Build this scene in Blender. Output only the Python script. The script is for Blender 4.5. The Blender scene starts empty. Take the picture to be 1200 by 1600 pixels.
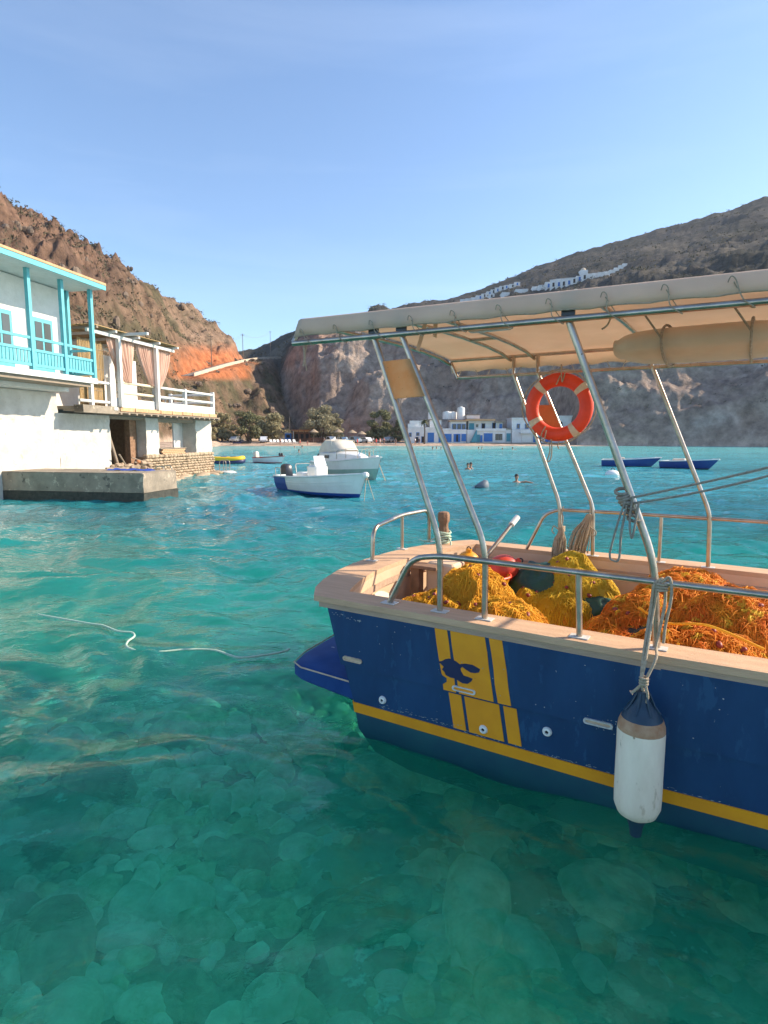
import bpy, math, random
import numpy as np
from mathutils import Vector, Matrix

random.seed(7)
RNG = np.random.default_rng(11)
S = bpy.context.scene
COL = S.collection

# ------------------------------------------------------------------ camera, sky, sun, exposure
FPX, CAM_H, HORIZON = 938.0, 2.15, 683.0           # focal length in pixels of a 1200 x 1600 picture, eye height above the water
PITCH = math.atan((800 - HORIZON) / FPX)
cd = bpy.data.cameras.new('camera'); cam = bpy.data.objects.new('camera', cd); COL.objects.link(cam)
cd.sensor_fit = 'VERTICAL'; cd.sensor_height = 36.0; cd.lens = FPX / 1600 * 36
cd.clip_start = 0.05; cd.clip_end = 20000
cam.location = (0, 0, CAM_H); cam.rotation_euler = (math.pi / 2 - PITCH, 0, 0)
S.camera = cam

SUN_AZ, SUN_EL = math.radians(82), math.radians(31)    # azimuth clockwise from +Y
W = bpy.data.worlds.new('World'); S.world = W; W.use_nodes = True
wn = W.node_tree; bg = wn.nodes['Background']
sky = wn.nodes.new('ShaderNodeTexSky'); sky.sky_type = 'NISHITA'; sky.sun_disc = False
sky.sun_elevation = SUN_EL; sky.sun_rotation = SUN_AZ
sky.air_density = 1.0; sky.dust_density = 0.35; sky.ozone_density = 3.6; sky.altitude = 0
_tc = wn.nodes.new('ShaderNodeTexCoord'); _mp = wn.nodes.new('ShaderNodeMapping'); _mp.inputs['Rotation'].default_value = (0, math.radians(17), math.radians(-12)); _mp.inputs['Scale'].default_value = (1.1, 2.2, 11)
_n = wn.nodes.new('ShaderNodeTexNoise'); _n.inputs['Scale'].default_value = 1.15; _n.inputs['Detail'].default_value = 7; _n.inputs['Roughness'].default_value = .55; _n.inputs['Distortion'].default_value = .3
_r = wn.nodes.new('ShaderNodeMapRange'); _r.inputs[1].default_value = .50; _r.inputs[2].default_value = .85; _r.inputs[4].default_value = .08; _x = wn.nodes.new('ShaderNodeMix'); _x.data_type = 'RGBA'; _x.inputs[7].default_value = (6.2, 6.6, 7.0, 1)
wn.links.new(_tc.outputs['Generated'], _mp.inputs[0]); wn.links.new(_mp.outputs[0], _n.inputs['Vector']); wn.links.new(_n.outputs[0], _r.inputs[0]); wn.links.new(_r.outputs[0], _x.inputs[0]); wn.links.new(sky.outputs[0], _x.inputs[6])
wn.links.new(_x.outputs[2], bg.inputs[0]); bg.inputs[1].default_value = 0.15
sd = bpy.data.lights.new('sun', 'SUN'); sun = bpy.data.objects.new('sun', sd); COL.objects.link(sun)
sd.energy = 5.0; sd.angle = math.radians(0.5); sd.color = (1, 0.86, 0.67)
SUNV = Vector((math.cos(SUN_EL) * math.sin(SUN_AZ), math.cos(SUN_EL) * math.cos(SUN_AZ), math.sin(SUN_EL)))
sun.rotation_euler = (-SUNV).to_track_quat('-Z', 'Y').to_euler()
S.view_settings.view_transform = 'Standard'; S.view_settings.look = 'None'
S.view_settings.exposure = 0.8; S.view_settings.gamma = 1; S.view_settings.use_curve_mapping = False
S.render.engine = 'CYCLES'
S.cycles.max_bounces = 8; S.cycles.transparent_max_bounces = 12; S.cycles.use_denoising = True

# ------------------------------------------------------------------ geometry helpers
_F = np.array([0, math.cos(PITCH), -math.sin(PITCH)]); _U = np.array([0, math.sin(PITCH), math.cos(PITCH)])
_R = np.array([1.0, 0, 0]); _C = np.array([0, 0, CAM_H])
def ray(x, y): return _F + (x - 600) / FPX * _R + (800 - y) / FPX * _U
def on_z(x, y, z=0.0):
    d = ray(x, y); return Vector(_C + d * (z - CAM_H) / d[2])
def at_y(x, y, Y):
    d = ray(x, y); return Vector(_C + d * Y / d[1])

def V(*a): return Vector(a if len(a) > 1 else a[0])

class MB:
    """collects faces, then links them as ONE mesh object"""
    def __init__(s): s.v = []; s.f = []; s.m = []; s.mi = 0
    def mesh(s, vs, fs):
        o = len(s.v); s.v += [tuple(p) for p in vs]; s.f += [tuple(i + o for i in f) for f in fs]; s.m += [s.mi] * len(fs); return s
    def hexa(s, p):            # 8 points: bottom ring 0-3 (counter-clockwise from above), top ring 4-7
        return s.mesh(p, [(3, 2, 1, 0), (4, 5, 6, 7), (0, 1, 5, 4), (1, 2, 6, 5), (2, 3, 7, 6), (3, 0, 4, 7)])
    def box(s, x0, x1, y0, y1, z0, z1):
        return s.hexa([(x0, y0, z0), (x1, y0, z0), (x1, y1, z0), (x0, y1, z0), (x0, y0, z1), (x1, y0, z1), (x1, y1, z1), (x0, y1, z1)])
    def bbox(s, c, sx, sy, sz, rz=0.0, b=0.0, tilt=None):   # box by centre, rotated, chamfered all round when b > 0
        R = Matrix.Rotation(rz, 3, 'Z')
        if tilt is not None: R = R @ tilt
        hx, hy, hz = sx / 2, sy / 2, sz / 2
        if b <= 0:
            pts = [(-hx, -hy, -hz), (hx, -hy, -hz), (hx, hy, -hz), (-hx, hy, -hz), (-hx, -hy, hz), (hx, -hy, hz), (hx, hy, hz), (-hx, hy, hz)]
            return s.hexa([V(c) + R @ V(p) for p in pts])
        rings = []
        for z, k in ((-hz, b), (-hz + b, 0), (hz - b, 0), (hz, b)):
            ax, ay = hx - k, hy - k; q = b * (0.6 if k else 1)
            rings.append([(-ax + q, -ay, z), (ax - q, -ay, z), (ax, -ay + q, z), (ax, ay - q, z), (ax - q, ay, z), (-ax + q, ay, z), (-ax, ay - q, z), (-ax, -ay + q, z)])
        return s.loft([[V(c) + R @ V(p) for p in r] for r in rings])
    def loft(s, rings, closed=True, cap=True):
        n = len(rings[0]); vs = [p for r in rings for p in r]; fs = []
        for i in range(len(rings) - 1):
            for j in range(n if closed else n - 1):
                k = (j + 1) % n
                fs.append((i * n + j, i * n + k, (i + 1) * n + k, (i + 1) * n + j))
        if cap and closed: fs += [tuple(range(n - 1, -1, -1)), tuple((len(rings) - 1) * n + j for j in range(n))]
        return s.mesh(vs, fs)
    def tube(s, pts, r, n=8, cap=True):
        pts = [V(p) for p in pts]; rings = []
        rr = r if isinstance(r, (list, tuple)) else [r] * len(pts)
        t0 = (pts[1] - pts[0]).normalized(); a = t0.orthogonal().normalized()
        for i, p in enumerate(pts):
            if i == 0: t = pts[1] - pts[0]
            elif i == len(pts) - 1: t = pts[-1] - pts[-2]
            else: t = (pts[i + 1] - p).normalized() + (p - pts[i - 1]).normalized()
            t = t.normalized() if t.length > 1e-9 else t0
            a = a - t * a.dot(t); a = a.normalized() if a.length > 1e-6 else t.orthogonal().normalized()
            b = t.cross(a)
            rings.append([p + (a * math.cos(2 * math.pi * k / n) + b * math.sin(2 * math.pi * k / n)) * rr[i] for k in range(n)])
        return s.loft(rings, True, cap)
    def lathe(s, prof, n=20, c=(0, 0, 0), M=None):   # prof: (radius, height)
        M = M or Matrix.Identity(3); c = V(c); rings = []
        for r, z in prof: rings.append([c + M @ V(max(r, 1e-4) * math.cos(2 * math.pi * k / n), max(r, 1e-4) * math.sin(2 * math.pi * k / n), z) for k in range(n)])
        return s.loft(rings)
    def ball(s, c, rx, ry=None, rz=None, n=12, m=8, rot=None, rough=0.0):
        ry = ry or rx; rz = rz or rx; rot = rot or Matrix.Identity(3); rings = []
        for i in range(m + 1):
            th = math.pi * (i + (0.06 if i == 0 else -0.06 if i == m else 0)) / m
            rings.append([V(c) + rot @ V(rx * math.sin(th) * math.cos(2 * math.pi * k / n), ry * math.sin(th) * math.sin(2 * math.pi * k / n), -rz * math.cos(th)) * (1 + rough * (random.random() - .5)) for k in range(n)])
        return s.loft(rings)
    def prism(s, poly, z0, z1):
        n = len(poly)
        return s.mesh([(x, y, z0) for x, y in poly] + [(x, y, z1) for x, y in poly], [tuple(range(n - 1, -1, -1)), tuple(range(n, 2 * n))] + [(i, (i + 1) % n, n + (i + 1) % n, n + i) for i in range(n)])
    def build(s, name, mats, parent=None, org=(0, 0, 0), smooth=False, bevel=0.0, ang=40):
        me = bpy.data.meshes.new(name); o = V(org)
        me.from_pydata([(p[0] - o[0], p[1] - o[1], p[2] - o[2]) for p in s.v], [], s.f)
        for m in (mats if isinstance(mats, (list, tuple)) else [mats]): me.materials.append(m)
        if any(s.m): me.polygons.foreach_set('material_index', s.m)
        import bmesh
        bm = bmesh.new(); bm.from_mesh(me); bmesh.ops.recalc_face_normals(bm, faces=bm.faces); bm.to_mesh(me); bm.free()
        if smooth:
            me.shade_smooth() if hasattr(me, 'shade_smooth') else None
            try: me.set_sharp_from_angle(angle=math.radians(ang))
            except Exception: pass
        ob = bpy.data.objects.new(name, me); COL.objects.link(ob)
        if bevel > 0:
            bv = ob.modifiers.new('bevel', 'BEVEL'); bv.width = bevel; bv.segments = 2; bv.limit_method = 'ANGLE'
        if parent is not None: ob.parent = parent
        return ob

def grid_obj(name, X, mat, smooth=True, wrap=False):
    """mesh from an array of points rows x cols x 3"""
    r, c, _ = X.shape; me = bpy.data.meshes.new(name)
    i = np.arange(r * c).reshape(r, c)
    if wrap: i = np.concatenate([i, i[:, :1]], 1)
    q = np.stack([i[:-1, :-1], i[:-1, 1:], i[1:, 1:], i[1:, :-1]], -1).reshape(-1, 4)
    me.vertices.add(r * c); me.vertices.foreach_set('co', X.reshape(-1).astype(np.float32))
    me.loops.add(q.size); me.loops.foreach_set('vertex_index', q.reshape(-1).astype(np.int32))
    me.polygons.add(len(q)); me.polygons.foreach_set('loop_start', np.arange(0, q.size, 4, dtype=np.int32)); me.polygons.foreach_set('loop_total', np.full(len(q), 4, np.int32))
    me.polygons.foreach_set('use_smooth', np.full(len(q), smooth))
    me.update(calc_edges=True); me.materials.append(mat)
    ob = bpy.data.objects.new(name, me); COL.objects.link(ob); return ob

def poly_np(name, verts, faces_n, mat, k):
    """many k-sided faces from arrays"""
    me = bpy.data.meshes.new(name); n = len(faces_n)
    me.vertices.add(len(verts)); me.vertices.foreach_set('co', np.asarray(verts, np.float32).reshape(-1))
    me.loops.add(n * k); me.loops.foreach_set('vertex_index', np.asarray(faces_n, np.int32).reshape(-1))
    me.polygons.add(n); me.polygons.foreach_set('loop_start', np.arange(0, n * k, k, dtype=np.int32)); me.polygons.foreach_set('loop_total', np.full(n, k, np.int32))
    me.update(calc_edges=True); me.materials.append(mat)
    ob = bpy.data.objects.new(name, me); COL.objects.link(ob); return ob

def tag(o, label=None, cat=None, group=None, kind=None):
    if label: o['label'] = label
    if cat: o['category'] = cat
    if group: o['group'] = group
    if kind: o['kind'] = kind
    return o
class Frame:
    def __init__(s, O, rz): s.O = V(O); s.rz = rz; s.M = Matrix.Rotation(rz, 3, 'Z')
    def w(s, p): return s.O + s.M @ V(p)
WORLD = Frame((0, 0, 0), 0)
def thing(name, label, cat, loc=(0, 0, 0), rz=0.0, group=None, fr=WORLD):
    o = bpy.data.objects.new(name, None); COL.objects.link(o); o.empty_display_size = 0.1
    o.location = fr.w(loc); o.rotation_euler = (0, 0, fr.rz + rz); return tag(o, label, cat, group)
def place(o, loc=(0, 0, 0), fr=WORLD, rz=0.0):
    o.location = fr.w(loc); o.rotation_euler = (0, 0, fr.rz + rz); return o
def kids(o): return [c for c in bpy.data.objects if c.parent == o]
def dup(root, loc=None, rz=None, label=None, scale=None):
    def cp(o, par):
        c = o.copy(); COL.objects.link(c)
        if par is not None: c.parent = par
        for k in kids(o): cp(k, c)
        return c
    ks = cp(root, None)
    if loc is not None: ks.location = loc
    if rz is not None: ks.rotation_euler = (0, 0, rz)
    if scale is not None: ks.scale = scale
    if label: ks['label'] = label
    return ks

# ------------------------------------------------------------------ materials
def mat(name, col, col2=None, scale=6.0, rough=0.6, metal=0.0, bump=0.0, bscale=None, lo=0.35, hi=0.65, spots=None, detail=6, stretch=(1, 1, 1), translucent=0.0, spec=None, coat=0.0):
    m = bpy.data.materials.new(name); m.use_nodes = True; t = m.node_tree; b = t.nodes['Principled BSDF']
    b.inputs['Roughness'].default_value = rough; b.inputs['Metallic'].default_value = metal
    if spec is not None: b.inputs['Specular IOR Level'].default_value = spec
    if coat: b.inputs['Coat Weight'].default_value = coat
    tc = t.nodes.new('ShaderNodeTexCoord'); mp = t.nodes.new('ShaderNodeMapping'); mp.inputs['Scale'].default_value = stretch
    t.links.new(tc.outputs['Object'], mp.inputs[0])
    c4 = lambda c: (c[0], c[1], c[2], 1)
    b.inputs['Base Color'].default_value = c4(col); last = None
    def noise(sc, det=detail):
        n = t.nodes.new('ShaderNodeTexNoise'); n.inputs['Scale'].default_value = sc; n.inputs['Detail'].default_value = det; n.inputs['Roughness'].default_value = 0.62
        t.links.new(mp.outputs[0], n.inputs['Vector']); return n
    def mixc(fac, a, c):
        x = t.nodes.new('ShaderNodeMix'); x.data_type = 'RGBA'; t.links.new(fac, x.inputs[0])
        if a is None: x.inputs[6].default_value = c4(col)
        else: t.links.new(a, x.inputs[6])
        x.inputs[7].default_value = c4(c); return x.outputs[2]
    def rng(src, a, c):
        r = t.nodes.new('ShaderNodeMapRange'); r.inputs[1].default_value = a; r.inputs[2].default_value = c; t.links.new(src, r.inputs[0]); return r.outputs[0]
    if col2: last = mixc(rng(noise(scale).outputs[0], lo, hi), None, col2)
    for c, sc, th in (spots or []): last = mixc(rng(noise(sc).outputs[0], th, th + 0.04), last, c)
    if last is not None: t.links.new(last, b.inputs['Base Color'])
    if bump:
        bn = t.nodes.new('ShaderNodeBump'); bn.inputs['Strength'].default_value = min(1, bump); bn.inputs['Distance'].default_value = 0.02 * max(1, bump)
        t.links.new(noise(bscale or scale * 4).outputs[0], bn.inputs['Height']); t.links.new(bn.outputs[0], b.inputs['Normal'])
    if translucent:
        tr = t.nodes.new('ShaderNodeBsdfTranslucent'); mx = t.nodes.new('ShaderNodeMixShader'); mx.inputs[0].default_value = translucent
        if last is not None: t.links.new(last, tr.inputs[0])
        else: tr.inputs[0].default_value = c4(col)
        t.links.new(b.outputs[0], mx.inputs[1]); t.links.new(tr.outputs[0], mx.inputs[2]); t.links.new(mx.outputs[0], t.nodes['Material Output'].inputs[0])
    return m

M = {}
M['navy'] = mat('navy_boat_paint', (0.007, 0.040, 0.115), (0.011, 0.056, 0.150), 2.6, 0.5, bump=0.2, bscale=4, stretch=(1.6, 1, .55), spots=[((0.016, 0.070, 0.165), 9, 0.60), ((0.30, 0.33, 0.34), 46, 0.705)], coat=0.1, spec=.35)
M['antifoul'] = mat('teal_bottom_paint', (0.010, 0.055, 0.10), (0.014, 0.085, 0.115), 3, 0.55, bump=0.1)
M['ochre'] = mat('ochre_stripe_paint', (0.86, 0.335, 0.008), (0.78, 0.285, 0.008), 5, 0.5, bump=0.1, spots=[((0.20, 0.10, 0.03), 30, 0.70)])
M['emblem'] = mat('emblem_paint', (0.010, 0.018, 0.075), None, rough=0.5)
M['wood'] = mat('weathered_deck_wood', (0.66, 0.42, 0.255), (0.54, 0.335, 0.20), 3, 0.75, bump=0.35, bscale=26, stretch=(1, 6, 6), spots=[((0.27, 0.17, 0.11), 9, 0.70)])
M['wood_edge'] = mat('weathered_cap_wood', (0.54, 0.37, 0.26), (0.43, 0.29, 0.205), 4, 0.8, bump=0.4, bscale=30, stretch=(1, 7, 7), spots=[((0.52, 0.43, 0.36), 14, 0.66)])
M['inner'] = mat('cream_inner_bulwark', (0.74, 0.53, 0.36), (0.64, 0.44, 0.29), 3, 0.7, bump=0.2)
M['sole'] = mat('pale_deck_floor', (0.72, 0.65, 0.55), (0.60, 0.53, 0.44), 6, 0.7, bump=0.2)
M['dark_timber'] = mat('brown_timber', (0.30, 0.17, 0.10), (0.19, 0.105, 0.06), 7, 0.8, bump=0.5, bscale=30)
M['steel'] = mat('stainless_tube', (0.54, 0.465, 0.395), (0.38, 0.315, 0.25), 9, 0.30, 0.88, bump=0.08, bscale=40, spots=[((0.20, 0.13, 0.08), 26, 0.69)])
M['flange'] = mat('white_flange', (0.66, 0.64, 0.60), (0.5, 0.47, 0.43), 20, 0.5)
M['canvas'] = mat('beige_awning_canvas', (0.86, 0.70, 0.56), (0.79, 0.63, 0.49), 2.5, 0.85, bump=0.3, bscale=4, translucent=0.46)
M['rusty'] = mat('rust_stained_board', (0.95, 0.72, 0.47), (0.88, 0.55, 0.27), 5, 0.6, bump=0.2, spots=[((0.55, 0.27, 0.09), 12, 0.64), ((0.22, 0.09, 0.03), 34, 0.69)], translucent=0.75)
M['plywood'] = mat('orange_brown_board', (0.40, 0.18, 0.055), (0.30, 0.12, 0.035), 6, 0.7, bump=0.2)
M['white_plastic'] = mat('white_plastic', (0.78, 0.76, 0.72), None, rough=0.4)
M['black'] = mat('black_rubber', (0.012, 0.013, 0.016), (0.03, 0.03, 0.034), 12, 0.55, bump=0.2)
M['slot_wood'] = mat('scupper_wood', (0.70, 0.52, 0.36), (0.5, 0.36, 0.25), 12, 0.8, bump=0.3, stretch=(1, 1, 5))
M['ring'] = mat('orange_lifebuoy', (0.78, 0.060, 0.016), (0.66, 0.045, 0.014), 6, 0.5, bump=0.1)
M['ring_tape'] = mat('reflective_tape', (0.66, 0.55, 0.42), (0.52, 0.42, 0.32), 20, 0.5)
M['rope'] = mat('beige_rope', (0.52, 0.42, 0.30), (0.37, 0.29, 0.20), 50, 0.9, bump=0.6, bscale=140)
M['grey_rope'] = mat('grey_rope', (0.40, 0.35, 0.29), (0.25, 0.22, 0.18), 50, 0.9, bump=0.6, bscale=140)
M['sea_rope'] = mat('pale_green_rope', (0.55, 0.66, 0.52), (0.42, 0.55, 0.42), 40, 0.8, bump=0.5, bscale=120)
M['net_y'] = mat('yellow_net', (0.92, 0.53, 0.03), (0.86, 0.38, 0.015), 5, 0.75, spots=[((0.92, 0.60, 0.06), 11, 0.60)], translucent=0.25)
M['net_l'] = mat('lemon_net', (0.88, 0.63, 0.04), (0.76, 0.48, 0.02), 5, 0.75, spots=[((0.88, 0.66, 0.08), 11, 0.60)], translucent=0.25)
M['net_o'] = mat('orange_net', (0.92, 0.40, 0.025), (0.84, 0.20, 0.015), 4, 0.75, spots=[((0.93, 0.60, 0.05), 9, 0.58)], translucent=0.25)
M['net_core'] = mat('net_core', (0.78, 0.38, 0.02), (0.55, 0.22, 0.012), 9, 0.9, bump=1.0, bscale=40)
M['float'] = mat('maroon_net_float', (0.28, 0.035, 0.022), (0.20, 0.03, 0.02), 20, 0.5)
M['tarp'] = mat('dark_green_tarp', (0.010, 0.050, 0.036), (0.018, 0.085, 0.055), 5, 0.45, bump=0.7, bscale=9)
M['tarp_black'] = mat('black_tarp', (0.013, 0.016, 0.016), (0.025, 0.028, 0.026), 5, 0.5, bump=0.7, bscale=9)
M['buoy_red'] = mat('red_buoy', (0.62, 0.055, 0.022), (0.50, 0.05, 0.022), 7, 0.45)
M['buoy_or'] = mat('orange_yellow_buoy', (0.78, 0.32, 0.012), (0.68, 0.26, 0.012), 7, 0.45)
M['fender'] = mat('chalky_fender', (0.92, 0.77, 0.62), (0.78, 0.63, 0.49), 5, 0.55, bump=0.2, stretch=(1, 1, 0.35), spots=[((0.62, 0.48, 0.35), 9, 0.60), ((0.36, 0.26, 0.17), 22, 0.67)])
M['fender_dirty'] = mat('dirty_fender_band', (0.36, 0.17, 0.085), (0.50, 0.31, 0.19), 12, 0.7, bump=0.3)
M['fender_cap'] = mat('dark_blue_fender_end', (0.012, 0.035, 0.065), (0.02, 0.05, 0.085), 10, 0.5, bump=0.15)
M['grp'] = mat('white_hull', (0.80, 0.79, 0.75), (0.72, 0.70, 0.65), 2, 0.35, coat=0.2)
M['grp_blue'] = mat('blue_hull_paint', (0.015, 0.06, 0.28), None, rough=0.4)
M['grp_pale'] = mat('pale_green_boottop', (0.34, 0.47, 0.40), (0.28, 0.41, 0.35), 4, 0.5)
M['motor'] = mat('dark_outboard_cowl', (0.022, 0.028, 0.040), None, rough=0.35)
M['glass'] = mat('tinted_glass', (0.09, 0.10, 0.10), None, rough=0.08)
M['cream_cover'] = mat('cream_boat_cover', (0.74, 0.66, 0.54), (0.66, 0.58, 0.47), 3, 0.8, bump=0.3)
M['red_trim'] = mat('red_trim', (0.36, 0.05, 0.035), None, rough=0.6)
M['rubber_yellow'] = mat('yellow_rubber', (0.80, 0.50, 0.02), None, rough=0.5)
M['rubber_navy'] = mat('navy_rubber', (0.02, 0.025, 0.09), None, rough=0.5)
M['boat_blue'] = mat('blue_caique', (0.012, 0.045, 0.20), (0.02, 0.06, 0.24), 3, 0.45)
M['plaster'] = mat('rough_white_plaster', (0.60, 0.56, 0.505), (0.48, 0.44, 0.39), 2.2, 0.9, bump=1.6, bscale=7, spots=[((0.50, 0.41, 0.31), 3.5, 0.64), ((.36, .30, .24), 8, .69)])
M['white_paint'] = mat('white_paint', (0.70, 0.675, 0.64), (0.62, 0.595, 0.555), 3, 0.7, bump=0.4, spots=[((.50, .45, .38), 7, .68)])
M['white_wash'] = mat('far_whitewash', (0.78, 0.77, 0.76), (0.66, 0.63, 0.60), 0.6, 0.9, bump=0.3)
M['concrete'] = mat('stained_concrete', (0.33, 0.27, 0.205), (0.20, 0.165, 0.125), 1.6, 0.9, bump=0.8, bscale=9, spots=[((0.44, 0.36, 0.27), 4, 0.60), ((.12, .10, .08), 2.2, .62)])
M['algae'] = mat('dark_algae', (0.025, 0.027, 0.022), (0.06, 0.058, 0.045), 7, 0.8, bump=0.5)
M['stone'] = mat('tan_masonry', (0.50, 0.38, 0.26), (0.37, 0.28, 0.19), 3.5, 0.95, bump=1.0, bscale=18)
M['tile'] = mat('terracotta_tile', (0.60, 0.36, 0.20), (0.48, 0.28, 0.15), 5, 0.85, bump=0.4)
M['old_timber'] = mat('grey_old_timber', (0.33, 0.26, 0.195), (0.24, 0.185, 0.14), 6, 0.9, bump=0.5, stretch=(1, 6, 6))
M['reed'] = mat('reed_matting', (0.45, 0.30, 0.14), (0.30, 0.19, 0.085), 14, 0.9, bump=0.5, stretch=(5, 5, 0.6))
M['curtain'] = mat('peach_curtain', (0.80, 0.56, 0.44), (0.73, 0.49, 0.38), 3, 0.9, translucent=0.3)
M['turq'] = mat('turquoise_wood', (0.10, 0.40, 0.46), (0.13, 0.45, 0.50), 5, 0.6, bump=0.3, spots=[((.35, .48, .47), 12, .68)])
M['shutter_blue'] = mat('blue_door_paint', (0.03, 0.17, 0.50), (0.025, 0.14, 0.42), 2, 0.6)
M['teal_door'] = mat('teal_door_paint', (0.05, 0.26, 0.34), None, rough=0.6)
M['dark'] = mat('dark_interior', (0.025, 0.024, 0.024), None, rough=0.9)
M['towel'] = mat('blue_towel', (0.02, 0.055, 0.30), (0.03, 0.08, 0.36), 20, 0.9, bump=0.5)
M['skin'] = mat('tanned_skin', (0.40, 0.20, 0.125), None, rough=0.6)
M['hair'] = mat('dark_hair', (0.018, 0.012, 0.010), None, rough=0.7)
M['cloth_red'] = mat('red_cloth', (0.62, 0.05, 0.06), None, rough=0.9)
M['cloth_pink'] = mat('pink_cloth', (0.62, 0.30, 0.28), None, rough=0.9)
M['cloth_white'] = mat('white_cloth', (0.75, 0.74, 0.72), None, rough=0.9)
M['cloth_dark'] = mat('dark_cloth', (0.03, 0.035, 0.05), None, rough=0.9)
M['bark'] = mat('bark', (0.12, 0.085, 0.06), (0.07, 0.05, 0.04), 6, 0.95, bump=0.8)
M['leaf_a'] = mat('dusty_olive_leaves', (0.42, 0.36, 0.21), (0.29, 0.26, 0.145), 1.3, 0.9, translucent=0.25)
M['leaf_b'] = mat('dark_olive_leaves', (0.25, 0.235, 0.12), (0.16, 0.16, 0.08), 1.3, 0.9, translucent=0.25)
M['leaf_c'] = mat('grey_green_leaves', (0.38, 0.33, 0.21), (0.27, 0.24, 0.145), 1.3, 0.9, translucent=0.25)
M['shrub'] = mat('dry_scrub', (0.075, 0.072, 0.038), (0.125, 0.100, 0.060), 0.25, 0.95)
M['palm_leaf'] = mat('palm_frond', (0.09, 0.095, 0.035), None, rough=0.7)
M['straw'] = mat('straw_thatch', (0.40, 0.30, 0.20), (0.30, 0.22, 0.15), 6, 0.95, bump=0.6)
M['asphalt'] = mat('dusty_asphalt', (0.20, 0.18, 0.165), (0.26, 0.235, 0.21), 0.5, 0.95)
M['road_wall'] = mat('pale_road_wall', (0.62, 0.52, 0.40), (0.50, 0.41, 0.31), 0.6, 0.95)
M['car_white'] = mat('white_car_paint', (0.72, 0.73, 0.74), None, rough=0.3, coat=0.5)
M['car_blue'] = mat('pale_blue_car_paint', (0.36, 0.47, 0.56), None, rough=0.3, coat=0.5)
M['car_grey'] = mat('silver_car_paint', (0.38, 0.40, 0.42), None, rough=0.3, metal=0.4)
M['pole'] = mat('grey_pole_wood', (0.19, 0.15, 0.12), None, rough=0.9)
M['roof_orange'] = mat('orange_awning', (0.46, 0.19, 0.08), (0.38, 0.15, 0.065), 1, 0.9)
M['taverna'] = mat('brown_taverna_wood', (0.13, 0.062, 0.038), (0.17, 0.08, 0.05), 1, 0.9)
M['sand'] = mat('beach_sand', (0.50, 0.38, 0.29), (0.40, 0.30, 0.225), 0.25, 0.95, bump=0.5)
M['rubble'] = mat('rubble', (0.44, 0.33, 0.23), (0.30, 0.21, 0.145), 4, 0.95, bump=0.6)
M['foam'] = mat('wet_pale_rock', (0.62, 0.62, 0.60), (0.42, 0.41, 0.40), 0.6, 0.8, bump=0.5)

# ------------------------------------------------------------------ numpy noise
def _h(ix, iy, iz, seed):
    n = (ix.astype(np.int64) * 374761393 + iy.astype(np.int64) * 668265263 + iz.astype(np.int64) * 2147483647 + seed * 1274126177) & 0xFFFFFFFF
    n = ((n ^ (n >> 13)) * 1274126177) & 0xFFFFFFFF; n = ((n ^ (n >> 16)) * 2246822519) & 0xFFFFFFFF
    return ((n ^ (n >> 15)) & 0xFFFFFF) / float(0xFFFFFF)
def vnoise(x, y, z, seed=0):
    xi, yi, zi = np.floor(x), np.floor(y), np.floor(z); fx, fy, fz = x - xi, y - yi, z - zi
    fx, fy, fz = [t * t * t * (t * (t * 6 - 15) + 10) for t in (fx, fy, fz)]; r = 0
    for a in (0, 1):
        for b in (0, 1):
            for c in (0, 1):
                r = r + (fx if a else 1 - fx) * (fy if b else 1 - fy) * (fz if c else 1 - fz) * _h(xi + a, yi + b, zi + c, seed)
    return r * 2 - 1
def fbm(x, y, z, octv=5, seed=0, ridged=False, gain=0.5):
    a, s, t = 1.0, 0.0, 0.0
    for i in range(octv):
        n = vnoise(x + 17.3 * i, y - 9.1 * i, z + 4.7 * i, seed + i)
        s = s + a * ((1 - 2 * np.abs(n)) if ridged else n); t += a; a *= gain; x, y, z = x * 2.03, y * 2.03, z * 2.03
    return s / t

# ------------------------------------------------------------------ terrain: hills round the bay
def pol(pts):
    a, s = [], []
    for x, y in pts:
        d = ray(x, y); a.append(math.atan2(d[0], d[1])); s.append(d[2] / math.hypot(d[0], d[1]))
    return np.array(a), np.array(s)
def azp(x): return math.atan2((x - 600) / FPX, 1.0)
LEFT = pol([(-500, 240), (-150, 262), (0, 322), (100, 372), (139, 388), (158, 396), (163, 411), (180, 418), (203, 421), (208, 432), (250, 462), (300, 499), (322, 512), (350, 538), (380, 556), (395, 564), (420, 578), (440, 596), (460, 622), (485, 668), (505, 690), (1800, 690)])
FAR = pol([(-500, 600), (300, 560), (385, 546), (395, 545), (430, 531), (465, 515), (480, 502), (560, 492), (573, 489), (580, 479), (590, 474), (600, 475), (610, 483), (650, 473), (700, 467), (760, 449), (850, 411), (950, 380), (1050, 352), (1200, 308), (1500, 235), (1900, 230)])
CLIFF = pol([(-500, 690), (400, 690), (425, 640), (440, 585), (452, 560), (470, 540), (500, 528), (600, 520), (700, 522), (800, 512), (1050, 496), (1200, 486), (1900, 470)])
def shore(az): return np.interp(az, [azp(-500), azp(100), azp(290), azp(345), azp(900), azp(1900)], [46, 58, 80, 147, 147, 147]) / np.where(az > azp(320), np.cos(az), 1.0)
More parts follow.
